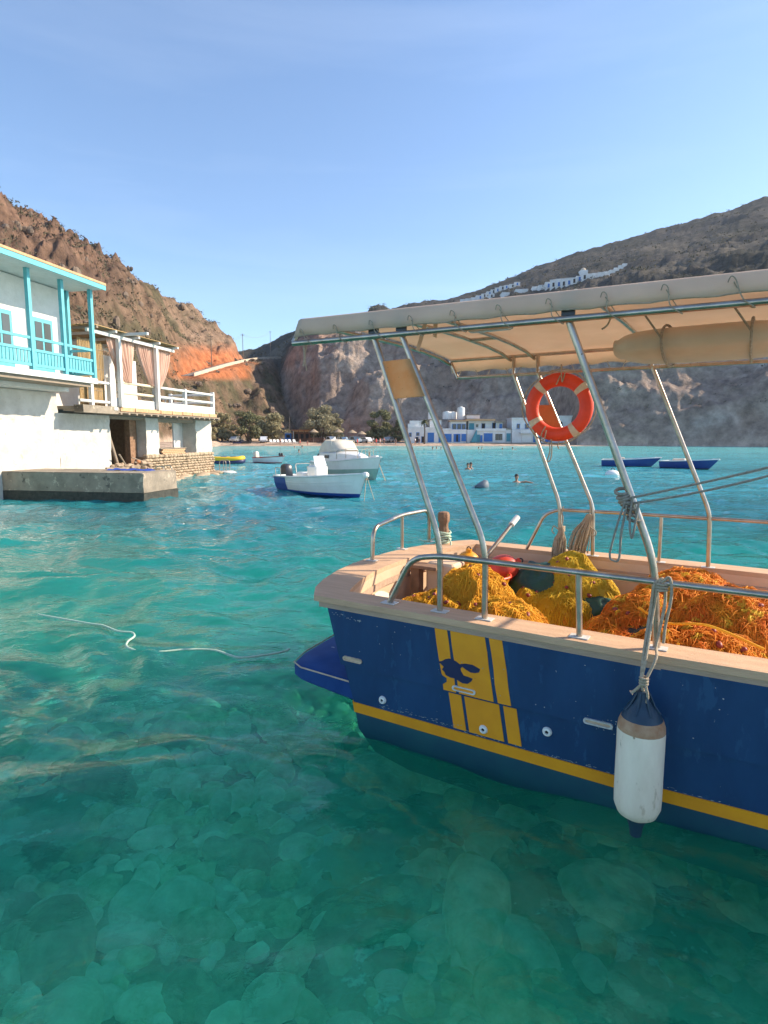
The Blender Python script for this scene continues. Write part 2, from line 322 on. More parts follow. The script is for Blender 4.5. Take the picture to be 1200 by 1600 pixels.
def terr(az, r):
    """ground height at bearing az and distance r, without the fine relief"""
    rs = shore(az); beach = np.clip((r - rs) * 0.055, -1.6, 1.15)
    rb = np.interp(az, [azp(-500), azp(139), azp(330), azp(430), azp(505)], [58, 78, 172, 186, 205]); rr = rb + np.interp(az, [azp(-500), azp(139), azp(395)], [95, 120, 75])
    t = (r - rb) / (rr - rb); zr = CAM_H + np.interp(az, *LEFT) * rr
    zl = np.where(t < 1, 1.1 + (zr - 1.1) * np.clip(t, 0, 1) ** 0.92, zr - (r - rr) * 0.35)
    zl = np.where(t < 0, -9, zl)
    rc0 = np.interp(az, [azp(420), azp(450), azp(500), azp(620), azp(860), azp(900), azp(1060), azp(1900)], [235, 215, 190, 182, 176, 158, 160, 165]) ; rc1 = rc0 + 34
    zc = CAM_H + np.interp(az, *CLIFF) * rc1; t = np.clip((r - rc0) / (rc1 - rc0), 0, 1)
    rf = np.interp(az, [azp(380), azp(480), azp(620), azp(1050)], [430, 430, 520, 640]); zf = CAM_H + np.interp(az, *FAR) * rf
    t2 = np.clip((r - rc1) / (rf - rc1), 0, 1)
    zcl = np.where(r < rc1, 1.1 + (zc - 1.1) * t ** 0.8, zc + (zf - zc) * t2 ** 1.05) - np.clip(r - rf, 0, None) * 0.3
    zcl = np.where(r < rc0, -9, zcl)
    return np.maximum(np.maximum(beach, zl), zcl), zl, zcl, (r - rc1)
def relief(az, r, z):
    x, y = r * np.sin(az), r * np.cos(az)
    k = np.clip((z - 1.5) / 9, 0, 1); far = np.clip((r - 260) / 200, 0, 1)
    n = fbm(x / 12, y / 12, z / 9, 6, 3, True, .6) * (2.3 - .8 * far) + fbm(x / 42, y / 42, z / 30, 4, 9) * 3.0 * (1 - 0.5 * far)
    strata = fbm(x / 30, y / 30, z / 2.6, 4, 21) * 1.6 * (1 - far)
    crag = np.clip(fbm(x / 17 + 5, y / 17, z / 14, 5, 29, True) - .12, 0, 1) * 5.5 * (1 - far)
    left = np.clip((azp(250) - az) / .08, 0, 1) * np.clip((z / r - .17) / .06, 0, 1)
    crag = crag + left * (np.abs(fbm(x / 9, y / 9, z / 7, 5, 57, True, .6)) * 5.0 - 1.2)
    return (n + strata + crag - .6) * k

NA, NR = 760, 250
AZ = np.linspace(azp(-330), azp(1560), NA)
RR = np.concatenate([np.linspace(44, 84, 30), np.linspace(84.5, 262, 240), np.geomspace(264, 900, 68)]); NR = len(RR)
az2, r2 = np.meshgrid(AZ, RR)
wob = fbm(r2 * np.sin(az2) / 19, r2 * np.cos(az2) / 19, r2 * 0, 5, 31) * np.where(r2 > 158, 9.0, 0) * np.clip((r2 - 158) / 30, 0, 1)
Z0, ZL, ZC, DC = terr(az2, r2 + wob)
Z0 = Z0 + relief(az2, r2, Z0)
# keep the skyline where the photograph has it: the ridges are measured without relief, so only soften the excess
def ground_z(x, y):
    a, r = math.atan2(x, y), math.hypot(x, y)
    i = np.clip(np.searchsorted(AZ, a) - 1, 0, NA - 2); j = np.clip(np.searchsorted(RR, r) - 1, 0, NR - 2)
    u = (a - AZ[i]) / (AZ[i + 1] - AZ[i]); v = (r - RR[j]) / (RR[j + 1] - RR[j])
    return float((Z0[j, i] * (1 - u) + Z0[j, i + 1] * u) * (1 - v) + (Z0[j + 1, i] * (1 - u) + Z0[j + 1, i + 1] * u) * v)
def hit(px, py, r0=45.0):
    """the point of the ground seen at a pixel"""
    d = ray(px, py); d = d / math.hypot(d[0], d[1])
    for r in np.linspace(r0, 880, 1600):
        p = _C + d * r
        if ground_z(p[0], p[1]) >= p[2]: return V(p[0], p[1], ground_z(p[0], p[1]))
    return V(_C + d * 600)

RP = [hit(*p) for p in ((296, 590), (318, 583), (340, 576), (357, 570), (368, 565), (385, 562), (404, 560), (422, 559), (438, 560))]
def _smooth_road():
    P = [p.copy() for p in RP]
    for _ in range(6):
        P = [P[0]] + [P[i] * .5 + (P[i - 1] + P[i + 1]) * .25 for i in range(1, len(P) - 1)] + [P[-1]]
    Q = []
    for i in range(len(P) - 1): Q += [P[i].lerp(P[i + 1], k / 8) for k in range(8)]
    return Q + [P[-1]]
ROAD = _smooth_road()
def _cut_road():
    x, y = r2 * np.sin(az2), r2 * np.cos(az2); best = np.full(x.shape, 1e9); zz = np.zeros_like(x); up = np.zeros_like(x)
    for p in ROAD:
        d = np.hypot(x - p.x, y - p.y); m = d < best; best = np.where(m, d, best); zz = np.where(m, p.z, zz); up = np.where(m, r2 - math.hypot(p.x, p.y), up)
    k = np.clip(1 - (best - 3.6) / np.where(up > 0, 2.5, 7.0), 0, 1); k = k * k * (3 - 2 * k)
    return Z0 * (1 - k) + (zz - .15 - np.where(up < -1.2, (-up - 1.2) * .55, 0)) * k
Z0 = _cut_road()
def terrain():
    x, y = r2 * np.sin(az2), r2 * np.cos(az2)
    ob = grid_obj('hills', np.stack([x, y, Z0], -1), None, True); ob.data.materials.clear()
    # the colours of soil, rock and scrub, laid out on the ground itself
    n1 = fbm(x / 26, y / 26, Z0 / 26, 5, 41); n2 = fbm(x / 7, y / 7, Z0 / 7, 4, 47); n3 = fbm(x / 60, y / 60, Z0 / 20, 4, 53)
    def c(*a): return np.array(a)[None, None, :]
    def mix(a, b, k): return a * (1 - k[..., None]) + b * k[..., None]
    sm = lambda v, a, b: np.clip((v - a) / (b - a), 0, 1)
    left = sm(ZL - ZC, -2, 2)
    base_l = mix(c(.190, .125, .082), c(.125, .088, .060), sm(n1, -.2, .3)); base_l = mix(base_l, c(.085, .078, .045), sm(n2 + n1 * .5, -.05, .2) * .85)
    base_l = mix(base_l, c(.27, .185, .130), sm(n3, .18, .4) * .7)
    crg = sm(azp(255) - az2, 0, .08) * sm(Z0 / r2 + n2 * .02, .17, .23); base_l = mix(base_l, mix(c(.115, .070, .052), c(.20, .115, .080), sm(n2 + n1, -.1, .3)), crg * .8)
    red = sm(n2 * .5 + 1.0 - np.abs(az2 - azp(335)) / abs(azp(415) - azp(335)), .10, .6) * sm(Z0 / r2, .098, .106) * (1 - sm(Z0 / r2 + n2 * .006, .138, .155))
    base_l = mix(base_l, c(.44, .150, .062), red * left * .9)
    cl = mix(c(.30, .225, .180), c(.41, .32, .255), sm(n1 + n2 * .5, -.2, .3)); cl = mix(cl, c(.37, .225, .165), sm(n3, .05, .3) * .8)
    cl = mix(cl, c(.56, .49, .43), sm(n1 + n3 + (az2 - azp(900)) * 1.2, .10, .4) * sm(az2, azp(640), azp(820)))
    fr = mix(c(.070, .062, .054), c(.044, .043, .036), sm(n1, -.2, .2)); fr = mix(fr, c(.115, .098, .076), sm(n3 + n2 * .3, .15, .35))
    cl = mix(cl, fr, sm(DC + n1 * 18, -4, 14)); base = mix(cl, base_l, left)
    sand = 1 - sm(Z0 + n2 * .4, 1.3, 2.6); base = mix(base, c(.50, .375, .285), sand)
    a = ob.data.color_attributes.new('ground_colour', 'FLOAT_COLOR', 'POINT')
    a.data.foreach_set('color', np.concatenate([base, np.ones(base.shape[:2] + (1,))], -1).reshape(-1).astype(np.float32))
    m = bpy.data.materials.new('hillside'); m.use_nodes = True; t = m.node_tree; b = t.nodes['Principled BSDF']; b.inputs['Roughness'].default_value = 0.95; b.inputs['Specular IOR Level'].default_value = 0.1
    at = t.nodes.new('ShaderNodeAttribute'); at.attribute_name = 'ground_colour'; tc = t.nodes.new('ShaderNodeTexCoord')
    def noise(s, d=8, r=.68):
        n = t.nodes.new('ShaderNodeTexNoise'); n.inputs['Scale'].default_value = s; n.inputs['Detail'].default_value = d; n.inputs['Roughness'].default_value = r; t.links.new(tc.outputs['Object'], n.inputs['Vector']); return n.outputs[0]
    mr = t.nodes.new('ShaderNodeMapRange'); mr.inputs[1].default_value = .32; mr.inputs[2].default_value = .68; mr.inputs[3].default_value = .55; mr.inputs[4].default_value = 1.45; t.links.new(noise(.35), mr.inputs[0])
    mx = t.nodes.new('ShaderNodeVectorMath'); mx.operation = 'SCALE'; t.links.new(at.outputs[0], mx.inputs[0]); t.links.new(mr.outputs[0], mx.inputs['Scale'])
    t.links.new(mx.outputs[0], b.inputs['Base Color'])
    bn = t.nodes.new('ShaderNodeBump'); bn.inputs['Distance'].default_value = 1.6; bn.inputs['Strength'].default_value = .9; t.links.new(noise(.22, 10, .7), bn.inputs['Height']); t.links.new(bn.outputs[0], b.inputs['Normal'])
    ob.data.materials.append(m); tag(ob, kind='structure'); ob['label'] = 'rocky brown and grey hills rising round the bay with sandy beach at their foot'
    return ob
terrain()

def scatter(name, pts, sizes, m, k=9):
    """low leafy clumps: a handful of tilted triangles each, joined"""
    n = len(pts); P = np.repeat(np.asarray(pts), k, 0); s = np.repeat(np.asarray(sizes), k)[:, None]
    c = P + RNG.normal(0, 1, (n * k, 3)) * s * np.array([.42, .42, .22]) + np.array([0, 0, .25]) * s
    v = np.stack([c + RNG.normal(0, 1, (n * k, 3)) * s * .24 for _ in range(3)], 1).reshape(-1, 3)
    return poly_np(name, v, np.arange(n * k * 3).reshape(-1, 3), m, 3)
sp, ss = [], []
while len(sp) < 20000:
    i, j = RNG.integers(0, NA - 1), RNG.integers(60, NR - 20); z = Z0[j, i]
    if z < 4: continue
    x, y = RR[j] * math.sin(AZ[i]), RR[j] * math.cos(AZ[i])
    left = ZL[j, i] > ZC[j, i]
    if not left and DC[j, i] < 8 and RNG.random() < .93: continue
    if fbm(np.array([x / 20]), np.array([y / 20]), np.array([z / 20]), 3, 77)[0] < -0.05 and RNG.random() < .8: continue
    if left and abs(AZ[i] - azp(340)) < .06 and .095 < z / RR[j] < .15 and RNG.random() < .9: continue
    sp.append((x + RNG.normal(0, .8), y + RNG.normal(0, .8), z - .1)); ss.append(RNG.uniform(.35, 1.0) * (1 if RR[j] < 300 else 1.8))
tag(scatter('scrub', sp, ss, M['shrub']), 'dry dark scrub dotted over the hillsides', 'scrub', kind='stuff')

def outcrops():
    mb = MB(); g = random.Random(9); n = 0
    while n < 150:
        i, j = g.randrange(5, NA - 5), g.randrange(40, NR - 75); z = Z0[j, i]
        if z < 7 or ZL[j, i] < ZC[j, i]: continue
        r, a = RR[j], AZ[i]; s = g.uniform(.4, 1.25) * (1.5 if g.random() < .1 else 1); n += 1
        for _ in range(g.randint(2, 5)): mb.ball((r * math.sin(a) + g.gauss(0, s), r * math.cos(a) + g.gauss(0, s), z + g.uniform(-.3, .5) * s), s * g.uniform(.5, 1.1), s * g.uniform(.5, 1.1), s * g.uniform(.5, 1.2), 8, 6, Matrix.Rotation(g.uniform(0, 3), 3, 'Z'), .38)
    tag(mb.build('rock_outcrops', mat('dark_outcrop_rock', (.135, .100, .076), (.20, .140, .098), .8, .95, bump=1, bscale=2)), 'dark rock outcrops standing out of the left slope', 'rocks', kind='stuff')
outcrops()
# ------------------------------------------------------------------ water and sea bed
def water():
    azs = np.concatenate([np.linspace(-52, 52, 560), np.linspace(58, 302, 36)]) * math.pi / 180
    rs = np.concatenate([[0.15, 0.7, 1.3], np.geomspace(1.7, 75, 430), np.geomspace(80, 9000, 46)])
    a, r = np.meshgrid(azs, rs); x, y = r * np.sin(a), r * np.cos(a)
    g = np.random.default_rng(5); z = np.zeros_like(x); fade = np.exp(-(r / 60) ** 2)
    calm = np.clip((r - 2.0) / 9.0, 0, 1) ** 1.1                      # glassier in the lee of the quay
    wx = fbm(x / 3.1, y / 3.1, x * 0, 3, 61) * 1.1; wy = fbm(x / 3.1, y / 3.1, x * 0 + 9, 3, 63) * 1.1
    for i in range(46):
        lam = 0.34 * (9.0 ** (i / 45.0)); th = math.radians(245) + g.normal(0, .62); k = 2 * math.pi / lam; ph = g.uniform(0, 6.28)
        slope = (0.036 if lam < 1.0 else 0.030) * (0.85 + 0.35 * calm if lam < 1.2 else 1.1 + 0.2 * calm)
        s = np.sin(k * ((x + wx) * math.cos(th) + (y + wy) * math.sin(th)) + ph)
        z += slope / k * (s - 0.22 * (1 - s * s)) * np.clip(lam * 160 / r, 0, 1)
    ob = grid_obj('water', np.stack([x, y, z * fade], -1), None, True, wrap=True); ob.data.materials.clear()
    m = bpy.data.materials.new('clear_turquoise_water'); m.use_nodes = True; t = m.node_tree; t.nodes.remove(t.nodes['Principled BSDF']); out = t.nodes['Material Output']
    N = t.nodes.new; L = t.links.new
    tc = N('ShaderNodeTexCoord')
    def noise(s, d, r, st=(1, 1, 1)):
        mp = N('ShaderNodeMapping'); mp.inputs['Scale'].default_value = st; L(tc.outputs['Object'], mp.inputs[0])
        n = N('ShaderNodeTexNoise'); n.inputs['Scale'].default_value = s; n.inputs['Detail'].default_value = d; n.inputs['Roughness'].default_value = r; n.inputs['Distortion'].default_value = .6; L(mp.outputs[0], n.inputs['Vector']); return n.outputs[0]
    sx = N('ShaderNodeSeparateXYZ'); L(tc.outputs['Object'], sx.inputs[0])
    def ramp(v, a, b, c, d):
        n = N('ShaderNodeMapRange'); n.inputs[1].default_value = a; n.inputs[2].default_value = b; n.inputs[3].default_value = c; n.inputs[4].default_value = d; L(v, n.inputs[0]); return n.outputs[0]
    dist = sx.outputs['Y']
    b1 = N('ShaderNodeBump'); b1.inputs['Distance'].default_value = .05; L(noise(2.6, 3, .5, (1, 1.5, 1)), b1.inputs['Height']); L(ramp(dist, 3, 14, .30, .9), b1.inputs['Strength'])
    b2 = N('ShaderNodeBump'); b2.inputs['Distance'].default_value = .25; L(noise(.55, 4, .55, (1, 1.7, 1)), b2.inputs['Height']); L(ramp(dist, 14, 60, .0, .75), b2.inputs['Strength']); L(b1.outputs[0], b2.inputs['Normal'])
    b3 = N('ShaderNodeBump'); b3.inputs['Distance'].default_value = .02; L(noise(8.5, 3, .6, (1, 1.4, 1)), b3.inputs['Height']); L(ramp(dist, 3, 18, .22, .9), b3.inputs['Strength']); L(b2.outputs[0], b3.inputs['Normal']); nrm = b3.outputs[0]
    # light scattered back by the water itself: greener over the near stones, paler over the sand in the bay
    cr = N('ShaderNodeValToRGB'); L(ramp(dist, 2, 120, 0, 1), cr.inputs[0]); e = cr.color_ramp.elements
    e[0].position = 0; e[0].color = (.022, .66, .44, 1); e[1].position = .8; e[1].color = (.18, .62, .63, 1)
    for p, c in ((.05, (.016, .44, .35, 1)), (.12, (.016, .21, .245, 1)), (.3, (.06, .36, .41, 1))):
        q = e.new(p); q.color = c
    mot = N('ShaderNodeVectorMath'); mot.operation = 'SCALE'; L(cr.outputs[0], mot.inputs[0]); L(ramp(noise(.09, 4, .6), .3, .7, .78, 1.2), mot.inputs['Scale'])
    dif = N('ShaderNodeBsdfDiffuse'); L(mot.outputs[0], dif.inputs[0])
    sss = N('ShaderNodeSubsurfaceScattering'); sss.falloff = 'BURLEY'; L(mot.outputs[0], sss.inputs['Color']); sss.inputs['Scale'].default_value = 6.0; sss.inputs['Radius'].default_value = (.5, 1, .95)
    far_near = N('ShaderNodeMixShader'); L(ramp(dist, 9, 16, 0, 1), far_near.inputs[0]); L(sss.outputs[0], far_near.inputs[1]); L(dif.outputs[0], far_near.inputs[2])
    tr = N('ShaderNodeBsdfTransparent'); tr.inputs[0].default_value = (.34, .98, .83, 1)
    rf = N('ShaderNodeBsdfRefraction'); rf.inputs[0].default_value = (.34, .98, .83, 1); rf.inputs['IOR'].default_value = 1.33; rf.inputs['Roughness'].default_value = 0; L(nrm, rf.inputs['Normal'])
    m1 = N('ShaderNodeMixShader'); m1.inputs[0].default_value = .27; L(tr.outputs[0], m1.inputs[1]); L(rf.outputs[0], m1.inputs[2])
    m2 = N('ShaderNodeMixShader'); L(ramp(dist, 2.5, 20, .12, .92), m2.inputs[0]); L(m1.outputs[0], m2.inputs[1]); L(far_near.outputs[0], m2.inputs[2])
    gl = N('ShaderNodeBsdfGlossy'); gl.inputs['Roughness'].default_value = .015; L(nrm, gl.inputs['Normal'])
    fr = N('ShaderNodeFresnel'); fr.inputs[0].default_value = 1.33; L(nrm, fr.inputs['Normal'])
    m3 = N('ShaderNodeMixShader'); L(fr.outputs[0], m3.inputs[0]); L(m2.outputs[0], m3.inputs[1]); L(gl.outputs[0], m3.inputs[2]); L(m3.outputs[0], out.inputs[0])
    ob.data.materials.append(m); tag(ob, kind='structure'); ob['label'] = 'clear turquoise sea with small waves and glints'
water()
def diffuse_in_water(m):
    """light reaching the bottom has been spread sideways by the water above it"""
    t = m.node_tree; b = t.nodes['Principled BSDF']; n = t.nodes.new('ShaderNodeSubsurfaceScattering'); n.falloff = 'BURLEY'; n.inputs['Scale'].default_value = 5.0; n.inputs['Radius'].default_value = (.6, 1, .95)
    t.links.new(b.inputs['Base Color'].links[0].from_socket, n.inputs['Color']); x = t.nodes.new('ShaderNodeMixShader'); x.inputs[0].default_value = .5
    t.links.new(b.outputs[0], x.inputs[1]); t.links.new(n.outputs[0], x.inputs[2]); t.links.new(x.outputs[0], t.nodes['Material Output'].inputs[0])
def seabed():
    azs = np.radians(np.linspace(-60, 60, 190)); rs = np.geomspace(.6, 160, 170); a, r = np.meshgrid(azs, rs); x, y = r * np.sin(a), r * np.cos(a)
    z = -1.0 - np.clip(r - 2, 0, 40) * .05 + fbm(x / 1.6, y / 1.6, x * 0, 5, 91) * .22
    z = np.minimum(z, -.8)
    m = mat('sea_bed_stone', (.62, .70, .52), (.16, .25, .15), 1.1, .95, bump=.6, bscale=5, spots=[((.95, .98, .85), 2.6, .57), ((.05, .10, .06), 1.0, .57)])
    diffuse_in_water(m); tag(grid_obj('sea_bed', np.stack([x, y, z], -1), m), kind='structure')['label'] = 'stony sea bed under the clear water'
    mb = MB(); g = random.Random(3); got = []
    for k in range(4200):
        an = math.radians(g.uniform(-44, 42)); rr = 1.9 + 6.0 * g.random() ** 1.25; s = g.uniform(.055, .20) * (1.9 if g.random() < .14 else 1); x, y = rr * math.sin(an), rr * math.cos(an)
        if any((x - a) ** 2 + (y - b) ** 2 < (.60 * (s + c)) ** 2 for a, b, c in got): continue
        got.append((x, y, s)); zz = -1.0 - max(0, rr - 2) * .05; mb.mi = g.choices((0, 1, 2, 3), (4, 4, 3, 2))[0]
        R3 = Matrix.Rotation(g.uniform(0, 6.3), 3, 'Z') @ Matrix.Rotation(g.uniform(-.3, .3), 3, 'X'); a1, a2, a3 = s * g.uniform(.85, 1.5), s * g.uniform(.65, 1.0), s * g.uniform(.4, .8); p1, p2, p3 = g.uniform(0, 6), g.uniform(0, 6), g.uniform(0, 6); rings = []
        for q in range(8):
            th = math.pi * min(max(q / 7, .03), .97); ring_ = []
            for w in range(13):
                ph = 6.2832 * w / 13; f = 1 + math.sin(th) * (.13 * math.sin(2 * ph + p1) + .09 * math.sin(3 * ph + p2) + .05 * math.sin(5 * ph + p3)) + g.uniform(-.02, .02)
                ring_.append(V(x, y, zz + s * .2) + R3 @ V(a1 * f * math.sin(th) * math.cos(ph), a2 * f * math.sin(th) * math.sin(ph), -a3 * math.cos(th) * (1 + .12 * math.sin(2 * th + p3))))
            rings.append(ring_)
        mb.loft(rings)
    SB = [mat('pale_sea_stone', (.84, .88, .72), (.40, .50, .33), 5, .95, bump=.8, bscale=9), mat('mossy_sea_stone', (.60, .70, .46), (.22, .32, .17), 5, .95, bump=.8, bscale=9), mat('grey_sea_stone', (.36, .43, .32), (.72, .76, .62), 5, .95, bump=.8, bscale=9), mat('dark_sea_stone', (.10, .15, .09), (.30, .38, .25), 5, .95, bump=.8, bscale=9)]
    for q in SB[1:]: diffuse_in_water(q)
    m2 = SB[0]
    diffuse_in_water(m2); tag(mb.build('boulders', SB, smooth=True, ang=180), 'submerged rounded stones on the sea bed near the quay', 'stones', kind='stuff')
seabed()

# ------------------------------------------------------------------ the fishing boat (own frame: x to the bow, y to the far side, z up)
BF = Frame((-.234, 4.165, 0), math.radians(-32))
boat = thing('fishing_boat', 'blue and ochre wooden fishing boat with steel rails and beige awning moored in front', 'fishing boat', fr=BF)
def catmull(pts, n=8, closed=False):
    P = [V(p) for p in pts]; out = []
    for i in range(len(P) - 1):
        a, b, c, d = P[max(i - 1, 0)], P[i], P[i + 1], P[min(i + 2, len(P) - 1)]
        for k in range(n):
            t = k / n; out.append(.5 * ((2 * b) + (c - a) * t + (2 * a - 5 * b + 4 * c - d) * t * t + (3 * b - a - 3 * c + d) * t ** 3))
    return out + [P[-1]]
def fillet(pts, r=.12, n=6):
    P = [V(p) for p in pts]; out = [P[0]]
    for i in range(1, len(P) - 1):
        a, b, c = P[i - 1], P[i], P[i + 1]; q = min(r, (a - b).length * .45, (c - b).length * .45)
        s, e = b + (a - b).normalized() * q, b + (c - b).normalized() * q
        for k in range(n + 1):
            t = k / n; out.append(s * (1 - t) ** 2 + b * 2 * t * (1 - t) + e * t * t)
    return out + [P[-1]]

YC = 1.45
_NX = np.concatenate([np.linspace(0, 2.4, 13), np.linspace(2.7, 7.4, 16)])
def half(x): return float(np.interp(x, [-1, 2.2, 3.6, 5.0, 6.2, 7.0, 7.4], [1.40, 1.40, 1.33, 1.08, .66, .26, .02]))
_TY = np.array([0, .06, .16, .27, .38, .5, .62, .73, .84, .93, 1.0])             # across the transom
def t_bow(v): return .50 * (1 - (2 * v - 1) ** 2) ** .8
def outline(z, off=0.0, aft=0.0):
    """plan of the hull at height z (starts at the near aft corner, runs to the bow, back along the far side and round the transom)"""
    k = np.interp(z, [-.6, -.25, 0, .2, .9], [.55, .86, .975, .985, 1.0]); bow = np.interp(z, [-.6, 0, .9], [.80, .93, 1.0])
    xs = np.interp(z, [-.6, 0, .2, .48, .92], [.10, 0, -.03, -.11, -.225]) - aft
    pts = []
    for x in _NX: pts.append((xs + (x / 7.4) * (7.4 * bow - xs) if x > 2.4 else xs + (x / 2.4) * (xs + (2.4 / 7.4) * (7.4 * bow - xs) - xs), YC - half(x) * k - off))
    far = [(p[0], YC + (half(x) * k + off) * (1 + .0 * x)) for p, x in zip(pts, _NX)][::-1]
    y0, y1 = pts[0][1], far[-1][1]
    tr = [(xs - t_bow(1 - v) * np.interp(z, [-.6, .9], [.5, .85]), y1 + (y0 - y1) * v) for v in _TY[1:-1]]
    return pts + far + tr
def shell(zs, off, aft=None):
    return [[(x, y, z) for x, y in outline(z, o, (aft or [0] * len(zs))[i])] for i, (z, o) in enumerate(zip(zs, off))]
# stripes of the hull one above the other; the topsides step out at the chine
mb = MB(); mb.loft(shell([-.6, -.25, 0, .128], [0, 0, 0, 0]), True, False); mb.build('bottom', M['antifoul'], boat, smooth=True)
mb = MB(); mb.loft(shell([.124, .128, .202, .206], [-.004, .007, .007, -.004], [-.004, .007, .007, -.004]), True, False); mb.build('waterline_stripe', M['ochre'], boat, smooth=True)
mb = MB(); mb.loft(shell([.2, .34, .466, .474, .48, .70, .905], [0, .001, .002, .002, .018, .018, .018], [0, 0, 0, 0, .018, .018, .018]), True, False); mb.build('hull', M['navy'], boat, smooth=True, ang=30)
def ring(outer, inner, z0, z1, mb):
    n = len(outer)
    return mb.loft([[(x, y, z0) for x, y in outer], [(x, y, z1) for x, y in outer], [(x, y, z1) for x, y in inner], [(x, y, z0) for x, y in inner], [(x, y, z0) for x, y in outer]], True, False)
capin = outline(.9, -.20)
ntr = len(_TY) - 2; nn = len(capin)
def capinner(aft=0.0):
    o = list(capin); res = []
    for i, (x, y) in enumerate(o):
        if i >= nn - ntr or i == 0 or i == 2 * len(_NX) - 1:
            v = 0 if i == 2 * len(_NX) - 1 else 1 if i == 0 else _TY[1 + i - (nn - ntr)]
            yy = 2.66 + (.24 - 2.66) * v; res.append((-.19 - .25 * (1 - abs(2 * v - 1) ** 2.2), yy))
        elif i < len(_NX): res.append((max(x, -.16 + .02 * i), y))
        else: res.append((max(x, -.16 + .02 * (2 * len(_NX) - 1 - i)), y))
    return res
CIN = capinner()
mb = MB(); ring(outline(.92, .02, .09), outline(.92, -.05, 0), .898, .938, mb); mb.build('rubbing_strake', M['wood_edge'], boat, bevel=.006)
mb = MB(); ring(outline(.92, .035, .125), CIN, .940, .982, mb); mb.build('gunwale_cap', [M['wood']], boat, bevel=.008)
# inner bulwark down to the sole, and the sole
mb = MB(); mb.loft([[(x, y, .94) for x, y in [(a, b) for a, b in CIN]], [(YCx, y, .47) for YCx, y in [((a - .06 if a < 0 else a), b) for a, b in CIN]]], True, False); mb.build('inner_bulwark', M['inner'], boat, smooth=True)
mb = MB(); ins = [(a, YC + (b - YC) * .985) for a, b in CIN]; ring([(a, YC + (b - YC) * 1.0) for a, b in CIN], ins, .80, .86, mb); mb.build('bulwark_batten', M['wood_edge'], boat)
for k in range(18):
    y0 = .10 + k * .152
    mb = MB(); mb.box(-.02 - .26 * max(0, 1 - ((y0 + .074 - YC) / 1.36) ** 2), 5.2, y0, y0 + .148, .44, .500 + .0015 * (k % 3)); mb.build('deck_plank', M['sole'], boat)
mb = MB(); mb.prism([p for p in outline(.3, -.06, -.22)], .38, .432); mb.build('bilge_floor', M['dark_timber'], boat)
# foredeck beyond the picture
fd = [(x, y) for x, y in outline(.92, -.06) if x > 4.9]
mb = MB(); mb.prism(fd, .86, .925); mb.build('foredeck', M['wood'], boat)
# stern platform
pl = [(-.05, .10), (-.58, .13), (-.70, .19), (-.775, .42), (-.83, .9), (-.85, 1.45), (-.83, 2.0), (-.775, 2.45), (-.70, 2.68), (-.58, 2.74), (-.05, 2.78)]
mb = MB(); prs = [[(x + (.04 if i in (0, 3) else 0) * (1 if x < -.3 else 0), YC + (y - YC) * (.985 if i in (0, 3) else 1), z - (.03 if z < .3 and x > -.5 else 0)) for x, y in pl] for i, z in enumerate((.215, .235, .325, .345))]
mb.loft(prs); plat = mb.build('stern_platform', mat('worn_blue_platform', (.012, .050, .185), (.020, .072, .235), 4, .6, bump=.1, spots=[((.40, .42, .42), 6, .66)], spec=.15), boat, smooth=True, ang=30)
mb = MB(); mb.tube([(x - .004, YC + (y - YC) * 1.002, .335) for x, y in pl], .006, 6); mb.build('worn_edge', M['slot_wood'], boat)
# painted bands on the near topside: flat paint, upper and lower pieces
def side_y(x, z):
    o = outline(z); i = max(j for j in range(len(_NX)) if o[j][0] <= x) if x > o[0][0] else 0
    i = min(i, len(_NX) - 2); (xa, ya), (xb, yb) = o[i], o[i + 1]
    return ya + (yb - ya) * (x - xa) / (xb - xa) - (.018 if z > .477 else .002)
def on_side(poly, name, m, lift=.003, par=None):
    """flat paint on the near side; poly in (x, z)"""
    mb = MB(); mb.mesh([(x, side_y(x, z) - lift, z) for x, z in poly] + [(x, side_y(x, z) + .002, z) for x, z in poly],
        [tuple(range(len(poly)))] + [(i, (i + 1) % len(poly), len(poly) + (i + 1) % len(poly), len(poly) + i) for i in range(len(poly))]); return mb.build(name, m, par or boat)
def sheary(z): return (.9 - z) * .157                     # the bands lean towards the bow
for x0, x1 in ((.652, .742), (.765, 1.005), (1.033, 1.120)):
    wob = lambda: random.uniform(-.004, .004)
    on_side([(x0 + sheary(.897), .897), (x1 + sheary(.897), .897)] + [(x1 + sheary(z) + wob(), z) for z in (.8, .7, .6)] + [(x1 + sheary(.481), .481), (x0 + sheary(.481), .481)] + [(x0 + sheary(z) + wob(), z) for z in (.6, .7, .8)], 'paint_band', M['ochre'])
    on_side([(x0 + .026 + sheary(z), z) for z in (.463, .222)][:1] + [(x1 + .026 + sheary(.463), .463), (x1 + .026 + sheary(.222), .222), (x0 + .026 + sheary(.222), .222)], 'paint_band', M['ochre'])
def pix_side(pts):     # pixel outline on the near topside -> (x, z) there
    r = []
    for px, py in pts:
        d = ray(px, py); by = BF.M @ V(0, 1, 0); n = V(by); o = BF.O + by * .032
        t = (o - V(_C)).dot(n) / V(d).dot(n); q = BF.M.transposed() @ (V(_C) + V(d) * t - BF.O); r.append((q.x, q.z))
    return r
emb = [(684, 1034), (690, 1033), (696, 1030), (701, 1029), (706, 1030), (713, 1034), (718, 1038), (726, 1037), (738, 1039), (745, 1043), (750, 1046), (748, 1051), (742, 1052), (735, 1051), (727, 1046), (722, 1042),
       (719, 1045), (720, 1049), (724, 1056), (731, 1058), (738, 1061), (736, 1065), (730, 1069), (722, 1068), (714, 1063), (708, 1060), (703, 1059), (696, 1055), (694, 1050), (690, 1046), (693, 1042), (688, 1037)]
on_side(pix_side(emb), 'fish_emblem', M['emblem'], .0055)
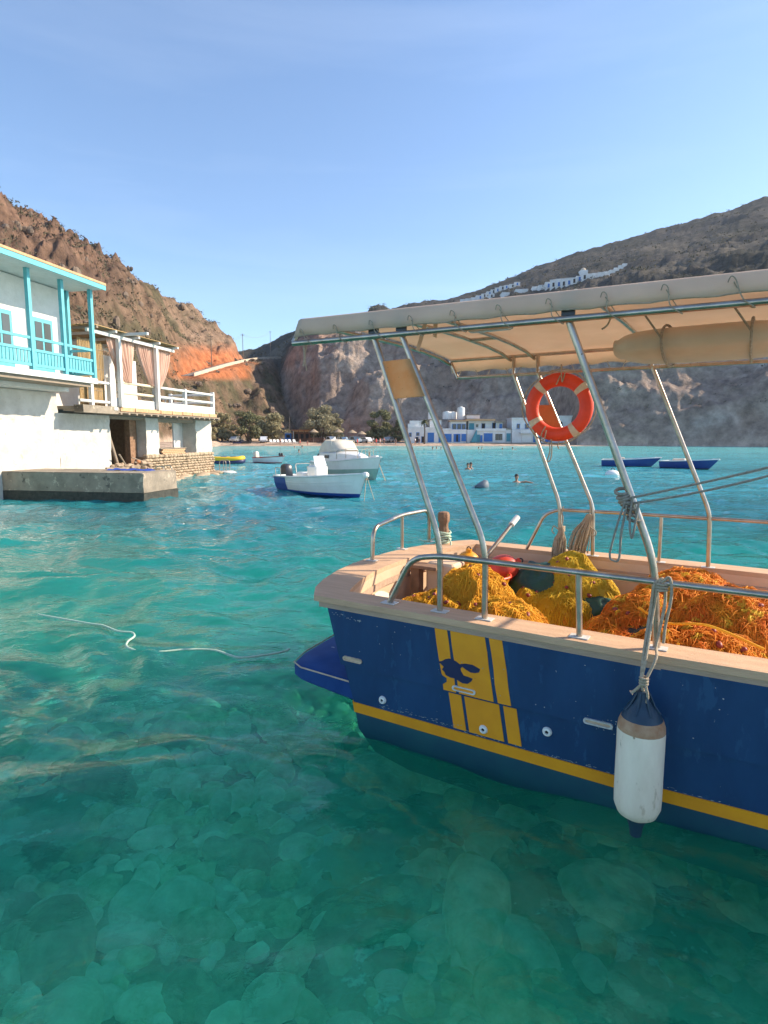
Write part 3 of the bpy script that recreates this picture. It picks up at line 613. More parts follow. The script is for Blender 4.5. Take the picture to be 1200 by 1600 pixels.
on_side(pix_side([(684, 1046), (691, 1056), (697, 1060), (697, 1066), (692, 1069), (688, 1069)]), 'fish_emblem', M['navy'], .0055)
# chips and scuffs in the topside paint
chips = MB(); gc = random.Random(12)
def chip(x, z, w, h):
    n = gc.randint(5, 8); pts = [(x + w * math.cos(6.283 * k / n) * gc.uniform(.5, 1.1), z + h * math.sin(6.283 * k / n) * gc.uniform(.5, 1.1)) for k in range(n)]
    chips.mesh([(a, side_y(a, b) - .0035, b) for a, b in pts], [tuple(range(n))])
for k in range(16): chip(-.19 + k * .016 + gc.uniform(-.006, .006), .868 - .0012 * k + gc.uniform(-.012, .008), gc.uniform(.002, .009), gc.uniform(.002, .005))
chip(.045, .846, .022, .006); chip(.20, .83, .005, .005)
for k in range(26): chip(gc.uniform(-.1, 2.4), gc.uniform(.50, .88), gc.uniform(.002, .006), gc.uniform(.002, .005))
for k in range(22): chip(1.72 + gc.uniform(-.1, .13), gc.uniform(.44, .56), gc.uniform(.002, .008), gc.uniform(.002, .004))
for k in range(60): chip(gc.uniform(.2, .85), .222 + abs(gc.gauss(0, .02)), gc.uniform(.003, .014), gc.uniform(.001, .003))
for k in range(70): chip(gc.uniform(.85, 2.5), .212 + abs(gc.gauss(0, .007)), gc.uniform(.003, .016), gc.uniform(.001, .0025))
tag(chips.build('paint_chips', mat('bare_chips', (.46, .46, .42), (.22, .27, .30), 30, .8), boat), kind='stuff')
# scuppers (wooden slots) and round skin fittings
for (x, z) in ((-.02, .540), (.865, .514), (1.71, .508)):
    mb = MB(); n = 8; L2, w = .066, .017
    outl = [(x + L2 * sx + w * math.cos(a), z - (0.0) + w * math.sin(a)) for sx, a0 in ((1, -90), (-1, 90)) for a in [math.radians(a0 + 180 * k / n) for k in range(n + 1)]]
    inn = [(x + (px - x) * .86, z + (pz - z) * .55) for px, pz in outl]; nv = len(outl)
    Y = lambda px, l: side_y(px, z) - l
    mb.loft([[(a, Y(a, -.002), b) for a, b in outl], [(a, Y(a, .012), b) for a, b in outl], [(a, Y(a, .012), b) for a, b in inn], [(a, Y(a, -.001), b) for a, b in inn]], True, False)
    sc = mb.build('scupper_frame', M['slot_wood'] if x < .5 else M['flange'], boat)
    mb = MB(); mb.mesh([(a, Y(a, .0045), b) for a, b in inn], [tuple(range(nv))]); mb.build('scupper_plate', M['slot_wood'] if x < .5 or x > 1.4 else M['ochre'], sc)
for (x, z) in ((.223, .281), (.996, .268), (1.411, .366)):
    mb = MB(); R = Matrix.Rotation(math.radians(90), 3, 'X'); mb.lathe([(.030, -.004), (.030, .004), (.024, .014), (.012, .016), (.011, .002), (.0005, .002)], 18, (x, side_y(x, z) - 0.0, z), R)
    sf = mb.build('skin_fitting', M['white_plastic'], boat, smooth=True)
    mb = MB(); mb.lathe([(.009, .0), (.009, .006), (.0005, .006)], 12, (x, side_y(x, z) - .001, z), R); mb.build('drain_bore', M['dark'], sf)

# --- steel tubes: posts, rails, awning frame
RT = .0185
def flange(x, y, z=.984, s=.055): mb = MB(); mb.box(x - s, x + s, y - .035, y + .035, z, z + .006); return mb.build('foot_plate', M['flange'], boat)
def steel(name, pts, r=RT, fil=.10, n=10):
    mb = MB(); mb.tube(fillet(pts, fil) if len(pts) > 2 else pts, r, n); return mb.build(name, M['steel'], boat, smooth=True, ang=60)
NB, FB = .085, 2.64       # rows of near and far posts
def near_bar_z(x): return 2.832 - .013 * (x + .5)
for xt, xb in ((.135, .640), (.352, .962), (1.442, 1.985), (2.70, 3.22), (3.66, 4.2)):
    zb = 1.46 if xt < 1.2 or xt > 2 else 1.47
    kx = (.0, .0) if xt < 1.2 else (-.035, 0)
    steel('awning_post', [(xt, NB + .02, near_bar_z(xt) - .012), (xb + kx[0], NB + .035, zb), (xb, NB + .045, .985)], .0205, .14); flange(xb, NB + .045)
    mb = MB(); mb.box(xt - .045, xt + .03, NB + .012, NB + .028, near_bar_z(xt) - .01, near_bar_z(xt) + .115); mb.build('awning_bracket', M['motor'], boat)
for xt, xb in ((.200, .725), (.452, 1.050), (1.515, 2.06), (2.7, 3.24), (3.66, 4.2)):
    steel('awning_post', [(xt, FB, 2.79), (xb - .004, FB, 1.47), (xb + .01, FB, .985)], .019, .10); flange(xb + .01, FB)
    steel('awning_strut', [(xt - .005, FB, 2.79), (xt - .01, FB + .02, 2.965)], .017)
steel('awning_bar', [(-.56, NB - .005, near_bar_z(-.56)), (1.2, NB - .005, near_bar_z(1.2)), (4.3, NB - .005, near_bar_z(4.3))], .0195)
steel('awning_bar', [(-.43, FB, 2.785), (1.2, FB, 2.785), (4.3, FB, 2.77)], .0165)
steel('awning_bar', [(-.545, FB + .02, 2.972), (1.2, FB + .02, 2.972), (4.3, FB + .02, 2.96)], .0165)
steel('awning_bar', [(-.535, FB + .02, 2.972), (-.43, FB, 2.785)], .0165)
steel('awning_bar', [(-.56, NB - .005, 2.842), (-.50, NB + .05, 3.0)], .0165)
def roof_z(y): return float(np.interp(y, [.1, .5, 1.0, 1.5, 2.0, 2.4, 2.66], [2.985, 3.015, 3.03, 3.035, 3.028, 3.005, 2.965]))
for x in (.155, .405, 1.47, 2.7, 3.66):
    steel('cross_beam', [(x, y, roof_z(y) - .03) for y in (.11, .5, 1.0, 1.5, 2.0, 2.4, 2.66)], .0165, .02)
steel('cross_beam', [(.155, 1.62, 3.0), (.405, 1.62, 3.0)], .015); steel('cross_beam', [(-.50 - .04 * (y / 2.6), y, roof_z(y) - .03) for y in (.11, .5, 1.0, 1.5, 2.0, 2.4, 2.66)], .0165, .02)
# near side rail, far side rail and stern rail
steel('side_rail', [(.245, NB + .04, .985), (.44, NB + .01, 1.335), (.66, NB + .01, 1.372), (1.6, NB + .01, 1.368), (3.4, NB + .01, 1.36), (5.0, .45, 1.36)], .0205, .13); flange(.245, NB + .04)
for x in (1.572, 2.72, 3.7): steel('rail_post', [(x, NB + .01, .985), (x - .02, NB + .01, 1.36)], .0185); flange(x, NB + .01)
steel('side_rail', [(.385, FB + .02, .985), (.56, FB + .02, 1.36), (.70, FB + .02, 1.42), (1.25, FB + .02, 1.425), (3.4, FB, 1.43), (5.0, 2.4, 1.43)], .0175, .12)
for x in (1.66, 2.9): steel('rail_post', [(x, FB + .02, .985), (x, FB + .02, 1.42)], .016); flange(x, FB + .02)
sr = [(-.668, 1.30), (-.725, 1.96), (-.69, 2.50)]
steel('stern_rail', [(sr[0][0], sr[0][1], .985), (sr[0][0] + .005, sr[0][1] + .01, 1.30), (sr[1][0], sr[1][1], 1.345), (sr[2][0], sr[2][1], 1.345), (sr[2][0], sr[2][1], .985)], .0205, .13)
steel('rail_post', [(sr[1][0], sr[1][1], .985), (sr[1][0], sr[1][1], 1.335)], .0185)
for x, y in sr: flange(x, y)

# --- awning canvas: near valance, arched ceiling, far valance
xs = list(np.linspace(-.50, 3.55, 80)); prof = []
rows = []
for x in xs:
    sc = abs(math.sin((x + .5) / .30 * math.pi)); sag = .012 * abs(math.sin((x - .1) * 2.7))
    dn = .020 * (x + .5); wr = .004 * math.sin(x * 21 + 2 * math.sin(x * 5)); r_ = [(x - .045, NB - .012 + wr, 2.874 - dn * .65 + .009 * sc), (x - .03, NB - .004 - wr, 2.93 - dn * .8), (x - .01, NB + .004, 2.992 - dn), (x, NB + .018, 3.002 - dn)]
    for y in (.3, .6, 1.0, 1.4, 1.8, 2.2, 2.5): r_.append((x - .02 * y, y, roof_z(y) - dn * max(0, 1 - y / 1.4) + .012 - sag * math.sin(math.pi * y / 2.7)))
    r_ += [(x - .05, 2.66, 2.99), (x - .05, 2.685, 2.94), (x - .02, 2.675, 2.840 + .022 * sc)]
    rows.append(r_)
cv = grid_obj('awning_canvas', np.array(rows), M['canvas']); cv.parent = boat
so = cv.modifiers.new('thick', 'SOLIDIFY'); so.thickness = .004
mb = MB(); mb.tube([(x - .045, NB - .012, 2.874 - .013 * (x + .5) + .009 * abs(math.sin((x + .5) / .30 * math.pi))) for x in xs], .004, 5); mb.build('canvas_hem', M['rope'], boat)
for k in range(16):
    x = -.40 + .30 * k - .05; j = random.uniform(-.015, .015)
    mb = MB(); mb.tube(catmull([(x - .035, NB - .018, 2.900), (x - .022, NB - .03, 2.925), (x, NB - .024, 2.905), (x + .02 + j, NB - .034, near_bar_z(x) + .02), (x + .075 + j, NB - .012, near_bar_z(x) - .026), (x + .05, NB + .02, near_bar_z(x)), (x - .01, NB - .022, 2.900)], 4), .0030, 5); mb.build('lacing_loop', M['rope'], boat)
for k in range(26):
    x = -.40 + .168 * k
    mb = MB(); mb.tube([(x, FB + .02, 2.862), (x + (.05 if k % 2 else -.03), FB - .02, 2.776), (x + .07, FB + .03, 2.80)], .0045, 4); mb.build('lacing_loop', M['rope'], boat)
for k in range(10):
    y = .35 + k * .23; mb = MB(); mb.tube([(-.505 - .02 * y, y, roof_z(y) + .0), (-.54 - .015 * y, y + .06, roof_z(y) - .05), (-.50 - .015 * y, y + .1, roof_z(y))], .006, 4); mb.build('lacing_loop', M['rope'], boat)
# hanging ends of cord and cloth below the awning
for pts, r in (([(-.46, .08, 2.82), (-.45, .07, 2.72), (-.452, .06, 2.66)], .006), ([(-.44, .09, 2.82), (-.455, .085, 2.74), (-.44, .08, 2.63)], .004), ([(1.62, .35, 2.86), (1.6, .34, 2.80), (1.57, .33, 2.775)], .006)):
    mb = MB(); mb.tube(catmull(pts), r, 6); mb.build('loose_cord', M['rope'], boat)
for a, b in (((.40, .34, 2.93), (.33, .35, 2.74)), ((.47, .35, 2.93), (.46, .36, 2.82))):
    mb = MB(); a, b = V(a), V(b); mb.mesh([a + V(-.016, 0, 0), a + V(.016, 0, 0), b + V(.014, 0, 0), b + V(-.012, 0, .015), a + V(-.016, .004, 0), a + V(.016, .004, 0), b + V(.014, .004, 0), b + V(-.012, .004, .015)], [(0, 1, 2, 3), (7, 6, 5, 4), (0, 3, 7, 4), (1, 5, 6, 2), (0, 4, 5, 1), (3, 2, 6, 7)]); mb.build('cloth_tie', M['canvas'], boat)
# boards between the posts
def lerp(a, b, t): return a + (b - a) * t
def post_x(xt, xb, z, zt=2.82, zb=1.46): return lerp(xt, xb, (zt - z) / (zt - zb))
z0, z1 = 2.405, 2.655
mb = MB(); a, b, c, d = [(post_x(.135, .640, z0) + .012, z0), (post_x(.352, .962, z0) - .004, z0 + .008), (post_x(.352, .962, z1) - .004, z1 + .006), (post_x(.135, .640, z1) + .010, z1)]
q = [(x, NB + .000, z) for x, z in (a, b, c, d)] + [(x, NB + .012, z) for x, z in (a, b, c, d)]
mb.mesh(q, [(0, 1, 2, 3), (7, 6, 5, 4), (0, 4, 5, 1), (1, 5, 6, 2), (2, 6, 7, 3), (3, 7, 4, 0)]); tag(mb.build('name_board', M['rusty'], boat, bevel=.004), 'rust stained pale board between the aft posts')
z0, z1 = 2.20, 2.47
a, b, c, d = [(post_x(.2, .725, z0), z0), (post_x(.452, 1.05, z0), z0), (post_x(.452, 1.05, z1), z1), (post_x(.2, .725, z1), z1)]
mb = MB(); q = [(x, FB - .02, z) for x, z in (a, b, c, d)] + [(x, FB - .005, z) for x, z in (a, b, c, d)]
mb.mesh(q, [(0, 1, 2, 3), (7, 6, 5, 4), (0, 4, 5, 1), (1, 5, 6, 2), (2, 6, 7, 3), (3, 7, 4, 0)]); tag(mb.build('name_board', M['plywood'], boat, bevel=.004), 'orange brown board between the far posts behind the lifebuoy')
# lamp under the ceiling
mb = MB(); mb.bbox((.62, .95, 2.965), .34, .09, .05, 0.05, .015); mb.build('ceiling_lamp', mat('clear_lamp_cover', (.5, .45, .38), rough=.25), boat, smooth=True, ang=30)
# bitt at the aft corner, engine box, timber column, tiller
BX, BY = -.52, 2.52
mb = MB(); mb.loft([[(BX + sx * w, BY + sy * w, z) for sx, sy in ((-1, -.5), (-.5, -1), (.5, -1), (1, -.5), (1, .5), (.5, 1), (-.5, 1), (-1, .5))] for w, z in ((.052, .98), (.052, 1.14), (.045, 1.16), (.046, 1.20), (.060, 1.235), (.060, 1.30), (.050, 1.328), (.03, 1.335))]); mb.build('mooring_bitt', M['dark_timber'], boat, smooth=True, ang=30)
mb = MB(); mb.bbox((-.13, 1.83, .72), .30, .36, .46, 0, .02); tag(mb.build('engine_box', M['inner'], boat, smooth=True, ang=30), 'cream painted box beside the aft deck')
mb = MB(); mb.box(-.395, -.305, 1.56, 1.66, .50, .90); mb.box(-.42, -.10, 1.52, 1.70, .902, .935); mb.build('deck_support', M['dark_timber'], boat, bevel=.006)
mb = MB(); mb.box(-.34, -.22, 1.20, 1.36, .502, .60); bat = mb.build('battery', M['black'], boat, bevel=.008)
mb = MB(); mb.box(-.217, -.215, 1.24, 1.32, .53, .575); mb.build('battery_label', M['white_plastic'], bat)
mb = MB(); mb.bbox((-.42, 1.15, .64), .015, .42, .28, .25, 0, Matrix.Rotation(-.35, 3, 'Y')); mb.build('loose_board', M['sole'], boat)
mb = MB(); mb.tube([(.05, 2.20, .86), (.20, 2.72, 1.235)], .022, 10); til = mb.build('tiller', M['steel'], boat, smooth=True, ang=60)
mb = MB(); mb.tube([(.195, 2.70, 1.222), (.225, 2.80, 1.295)], .033, 10); mb.build('tiller_grip', M['white_plastic'], til, smooth=True, ang=60)
def bthing(name, label, cat, loc, group=None): return thing(name, label, cat, loc, 0, group, BF)

# --- life raft pod slung under the awning
t = bthing('life_raft_pod', 'beige oblong pod strapped up under the boat awning', 'raft pod', (2.03, 1.35, 2.785))
mb = MB(); rings = []
for i in range(13):
    u = -1 + 2 * i / 12; u = math.sin(u * math.pi / 2); k = max((1 - abs(u) ** 5) ** .4 if abs(u) < .999 else .55, .55)
    rings.append([(.56 * u, .35 * (.35 + .65 * k) * math.copysign(abs(math.cos(a)) ** .7, math.cos(a)) * (k ** .3), .108 * k * math.copysign(abs(math.sin(a)) ** .75, math.sin(a))) for a in [2 * math.pi * j / 20 for j in range(20)]])
mb.loft(rings); mb.build('pod_shell', mat('beige_pod', (.60, .49, .38), (.52, .42, .32), 3, .6), t, smooth=True, ang=60)
for dx in (-.22, .28):
    mb = MB(); mb.tube([(dx, .42 * math.cos(a), .132 * math.sin(a)) for a in [2 * math.pi * j / 24 for j in range(25)]], .009, 6); mb.tube([(dx, -.41, 0), (dx - .12, -.46, .18)], .007, 6); mb.tube([(dx, .41, 0), (dx - .05, .44, .18)], .007, 6); mb.build('strap', M['grey_rope'], t)

# --- lifebuoy hung on the far posts
t = bthing('lifebuoy', 'orange lifebuoy with four pale bands hung under the awning', 'lifebuoy', (.722, 2.47, 2.437))
mb = MB(); Rm, rm, n1, n2 = .262, .066, 64, 14
RX = Matrix.Rotation(math.radians(90), 3, 'X')
for i in range(n1):
    pass
mb.loft([[V((Rm + rm * math.cos(b)) * math.cos(a), .8 * rm * math.sin(b), (Rm + rm * math.cos(b)) * math.sin(a)) for b in [2 * math.pi * j / n2 for j in range(n2)]] for a in [2 * math.pi * i / n1 for i in range(n1 + 1)]], True, False); mb.build('foam_ring', M['ring'], t, smooth=True, ang=80)
for a0 in (38, 133, 212, 305):
    mb = MB(); mb.loft([[V((Rm + (rm + .003) * math.cos(b)) * math.cos(a), .8 * (rm + .004) * math.sin(b), (Rm + (rm + .003) * math.cos(b)) * math.sin(a)) for b in [2 * math.pi * j / n2 for j in range(n2)]] for a in [math.radians(a0 - 6 + 12 * i / 4) for i in range(5)]], True, True); mb.build('pale_band', M['ring_tape'], t, smooth=True, ang=60)
gl = []
for i in range(97):
    a = 2 * math.pi * i / 96; sag = .012 + .03 * abs(math.sin(2 * (a - math.radians(38)))); rr = Rm + rm + sag * .7
    gl.append((rr * math.cos(a), -.02, rr * math.sin(a)))
mb = MB(); mb.tube(gl, .006, 6); mb.build('grab_line', M['rope'], t)
mb = MB(); mb.tube(catmull([(.02, -.06, Rm + .03), (-.01, -.07, Rm - .05), (-.035, .06, Rm + .02), (.0, .05, Rm + .10), (.01, .0, .40), (.03, -.055, Rm + .04), (.045, -.07, Rm - .03), (.06, -.04, Rm + .06)], 5), .006, 6); mb.build('hanging_cord', M['rope'], t)
mb = MB(); mb.tube(catmull([(-.07, -.05, -.33), (-.05, -.07, -.42), (-.075, -.07, -.52), (-.045, -.06, -.50), (-.035, -.06, -.40), (-.05, -.05, -.31)], 6), .006, 6); mb.tube(catmull([(-.10, -.07, -.18), (-.14, -.075, -.27), (-.11, -.075, -.31), (-.09, -.075, -.22)], 5), .006, 6); mb.tube(catmull([(.03, -.05, -.33), (.02, -.06, -.37), (.035, -.06, -.40)], 4), .006, 6); mb.build('loose_cord', M['rope'], t)

# --- fender hanging on the near rail
t = bthing('fender', 'chalky white cylindrical fender with dark ends hanging on the boat side', 'fender', (1.965, -.135, .10))
mb = MB(); mb.lathe([(.060, .022), (.100, .050), (.118, .095), (.120, .15), (.120, .50), (.1195, .52)], 28); mb.build('fender_body', M['fender'], t, smooth=True, ang=50)
mb = MB(); mb.lathe([(.1195, .52), (.117, .548), (.104, .585)], 28); mb.build('fender_band', M['fender_dirty'], t, smooth=True, ang=50)
mb = MB(); mb.lathe([(.103, .585), (.085, .622), (.050, .662), (.034, .69), (.030, .725), (.012, .735)], 20); mb.build('fender_top', M['fender_cap'], t, smooth=True, ang=50)
mb = MB(); mb.lathe([(.012, -.088), (.030, -.085), (.036, -.035), (.048, .0), (.062, .024)], 16); mb.build('fender_tail', M['fender_cap'], t, smooth=True, ang=50)
for k in range(7):
    a = k * .9; mb = MB(); mb.tube([(.030 * math.cos(a), .030 * math.sin(a), .72), (.060 * math.cos(a), .060 * math.sin(a), .655), (.088 * math.cos(a), .088 * math.sin(a), .62)], .006, 5); mb.build('fender_rib', M['fender_cap'], t)
t2 = bthing('fender_rope', 'double beige rope tying the white fender to the near rail', 'rope', (1.965, -.02, 1.2))
mb = MB()
for pts in ([(0, -.125, -.37), (-.01, -.12, -.30), (-.004, -.06, -.21), (.0, .085, .0), (.015, .085, .14), (.03, .10, .19), (.045, .12, .16), (.055, .085, .05), (.03, .05, -.16), (.045, -.05, -.2), (.012, -.11, -.30)], [(-.012, -.125, -.30), (-.018, -.05, -.205), (-.015, .08, .0), (.0, .085, .16), (.03, .12, .18)], [(.03, .085, .17), (.07, .10, .2), (.085, .085, .1), (.065, .09, -.05), (.06, .08, -.16)]):
    mb.tube(catmull(pts, 6), .0085, 7)
for dz in (0, .016, .032): mb.tube([(.03 + .03 * math.cos(a), .105 + .03 * math.sin(a), .13 + dz) for a in [2 * math.pi * j / 12 for j in range(13)]], .008, 6)
for dz in (0, .015, .03): mb.tube([(.0 + .018 * math.cos(a), -.118 + .018 * math.sin(a), -.33 + dz) for a in [2 * math.pi * j / 10 for j in range(11)]], .008, 6)
mb.tube(catmull([(0, -.12, -.32), (-.03, -.135, -.36), (-.055, -.14, -.385)], 4), [.008] * 8 + [.014], 6); mb.tube(catmull([(.01, -.13, -.33), (.025, -.14, -.38), (.022, -.14, -.42)], 4), [.008] * 8 + [.013], 6)
mb.build('rope_strand', M['rope'], t2, smooth=True, ang=80)

# --- mooring line knotted on the third post, running forward to the next one
t = bthing('mooring_line', 'grey rope knotted round the slanting post and led forward', 'rope', (1.80, .12, 1.80))
mb = MB()
for k in range(7): mb.tube([(.012 * k - .035 + .036 * math.cos(a), .002 + .036 * math.sin(a), -.024 * k + .05 + .014 * math.sin(a + k)) for a in [2 * math.pi * j / 12 for j in range(13)]], .0095, 6)
for pts in ([(.02, -.03, .02), (.25, -.04, .085), (.6, -.05, .19), (1.05, .0, .34), (1.30, -.02, .42)], [(.03, -.03, -.01), (.30, -.05, .055), (.65, -.06, .165), (1.08, .0, .33), (1.31, -.02, .44)]): mb.tube(catmull(pts, 6), .0065, 6)
for pts in ([(-.01, -.04, .0), (-.045, -.05, -.14), (-.075, -.05, -.30), (-.055, -.05, -.335), (-.025, -.05, -.32), (-.02, -.05, -.18), (.0, -.045, -.02)], [(.03, -.045, .03), (.02, -.05, -.10), (.035, -.05, -.20), (.05, -.045, -.11), (.06, -.04, 0)]): mb.tube(catmull(pts, 6), .0065, 6)
mb.build('rope_strand', M['grey_rope'], t, smooth=True, ang=80)

# --- cord bundles tied on the far rail
for (x, zt, h, w, lean, lab) in ((.755, 1.26, .30, .060, -.02, 'smaller hank of beige cord hanging on the far rail'), (1.02, 1.40, .40, .085, -.10, 'larger slanting hank of beige cord tied high on the far post')):
    t = bthing('cord_hank', lab, 'rope hank', (x, FB - .04, zt), 'cord hanks hanging on the far rail'); mb = MB(); g = random.Random(int(x * 100))
    for k in range(64):
        a, q = g.uniform(0, 6.28), g.random() ** .5; dx, dy = w * q * math.cos(a), .06 * q * math.sin(a); e = g.uniform(.85, 1.05)
        mb.tube(catmull([(dx * .25, dy * .25, .0), (dx * .55 + lean * .2, dy * .5, -.08), (dx + lean * .6, dy, -h * .5 * e), (dx * 1.15 + lean + g.uniform(-.012, .012), dy, -h * e), (dx * 1.0 + lean + .012, dy, -h * e * .97)], 3), .0052, 4)
    for dz in (0, .014, .028, .042): mb.tube([(.022 * math.cos(b), .03 + .045 * math.sin(b), dz - .05) for b in [2 * math.pi * j / 12 for j in range(13)]], .007, 5)
    mb.tube(catmull([(0, 0, -.02), (.006, .02, .08), (-.006, .02, .14), (.004, .03, .20 if x < 1 else .05)], 4), .007, 5)
    mb.tube(catmull([(-.02, -.02, -.03), (-.07, -.03, .0), (-.085, -.03, -.05), (-.06, -.03, -.075)] if x < 1 else [(.02, -.02, -.12), (.075, -.03, -.16), (.07, -.03, -.20), (.03, -.03, -.2)], 5), .006, 5)
    mb.build('cord_strand', M['rope'], t, smooth=True, ang=80)
# rope turns round the bitt
t = bthing('bitt_rope', 'pale green rope wound round the wooden bitt', 'rope', (BX, BY, 1.05)); mb = MB()
for k in range(6): mb.tube([((.066 + .012 * (k % 2)) * math.cos(a), (.066 + .012 * (k % 2)) * math.sin(a), -.05 + .021 * k + .008 * math.sin(a * 2 + k)) for a in [2 * math.pi * j / 16 for j in range(17)]], .011, 6)
mb.tube(catmull([(.07, -.02, .0), (.12, -.06, -.05), (.16, -.12, -.2), (.18, -.15, -.34)], 4), .009, 6); mb.tube(catmull([(-.07, -.02, .0), (-.13, -.03, -.04), (-.2, -.06, -.055), (-.28, -.03, -.056)], 4), .010, 6)
mb.build('rope_strand', M['sea_rope'], t, smooth=True, ang=80)

# --- buoys between the nets
def buoy(loc, r, m, label, stem=True, ax=(0, 0, 1)):
    t = bthing('marker_buoy', label, 'buoy', loc, 'buoys lying in the boat'); R = V(0, 0, 1).rotation_difference(V(ax)).to_matrix()
    mb = MB(); mb.lathe([(r * math.sin(math.pi * i / 14), -r * math.cos(math.pi * i / 14) * (1.15 if i > 7 else 1)) for i in range(0, 13)] + [(r * .26, r * 1.08), (r * .24, r * 1.35), (r * .1, r * 1.38)], 22, (0, 0, 0), R); mb.build('buoy_ball', m, t, smooth=True, ang=50)
    mb = MB(); mb.tube([V(R @ V(r * .16 * math.cos(a), 0, r * 1.36 + r * .16 * math.sin(a))) for a in [2 * math.pi * j / 12 for j in range(13)]], r * .05, 6); mb.build('eye', M['black'], t)
    return t
tb = buoy((.33, 2.10, .86), .145, M['buoy_red'], 'red round buoy with a pale square patch lying among nets', ax=(.75, .45, .45))
mb = MB(); mb.bbox((.085, -.085, .085), .05, .008, .045, .5, 0, Matrix.Rotation(-.75, 3, 'X')); mb.build('patch', M['white_plastic'], tb)
buoy((.0, 2.02, .885), .125, M['buoy_or'], 'orange yellow buoy standing by the cream engine box', ax=(.1, -.1, 1))
t = bthing('yellow_bucket_lid', 'flat yellow tub half buried behind the front net', 'tub', (.30, 1.86, .74)); mb = MB(); mb.lathe([(.05, 0), (.16, .01), (.19, .10), (.20, .11), (.185, .115), (.15, .02)], 24); mb.build('tub_wall', M['buoy_or'], t, smooth=True, ang=40); mb = MB(); mb.tube([(.195 * math.cos(a), .195 * math.sin(a), .11) for a in [2 * math.pi * j / 24 for j in range(25)]], .012, 6); mb.build('rim', M['ring'], t)

# --- sacks / tarpaulins
def sack(loc, rx, ry, rz, m, label, seed, part='sack_cloth'):
    g = np.random.default_rng(seed); n, k = 40, 22; A, B = np.meshgrid(np.linspace(0, 2 * math.pi, n, endpoint=False), np.linspace(.03, math.pi - .03, k))
    x, y, z = np.sin(B) * np.cos(A), np.sin(B) * np.sin(A), -np.cos(B)
    w = 1 + .22 * fbm(x * 1.6 + seed, y * 1.6, z * 1.6, 4, seed, True); X = np.stack([x * rx * w, y * ry * w, z * rz * w], -1)
    o = grid_obj(part, X, m, True, wrap=True); t = bthing('folded_tarpaulin', label, 'tarpaulin', loc); o.parent = t; return t
sack((.66, 2.22, .70), .30, .26, .22, M['tarp'], 'dark green tarpaulin bunched beside the red buoy', 4)
sack((1.22, 2.02, .60), .26, .20, .17, M['tarp'], 'dark green tarpaulin tucked between yellow and orange nets', 6)
sack((1.88, 1.15, .60), .42, .24, .19, M['tarp_black'], 'black tarpaulin lying under the orange net', 8)

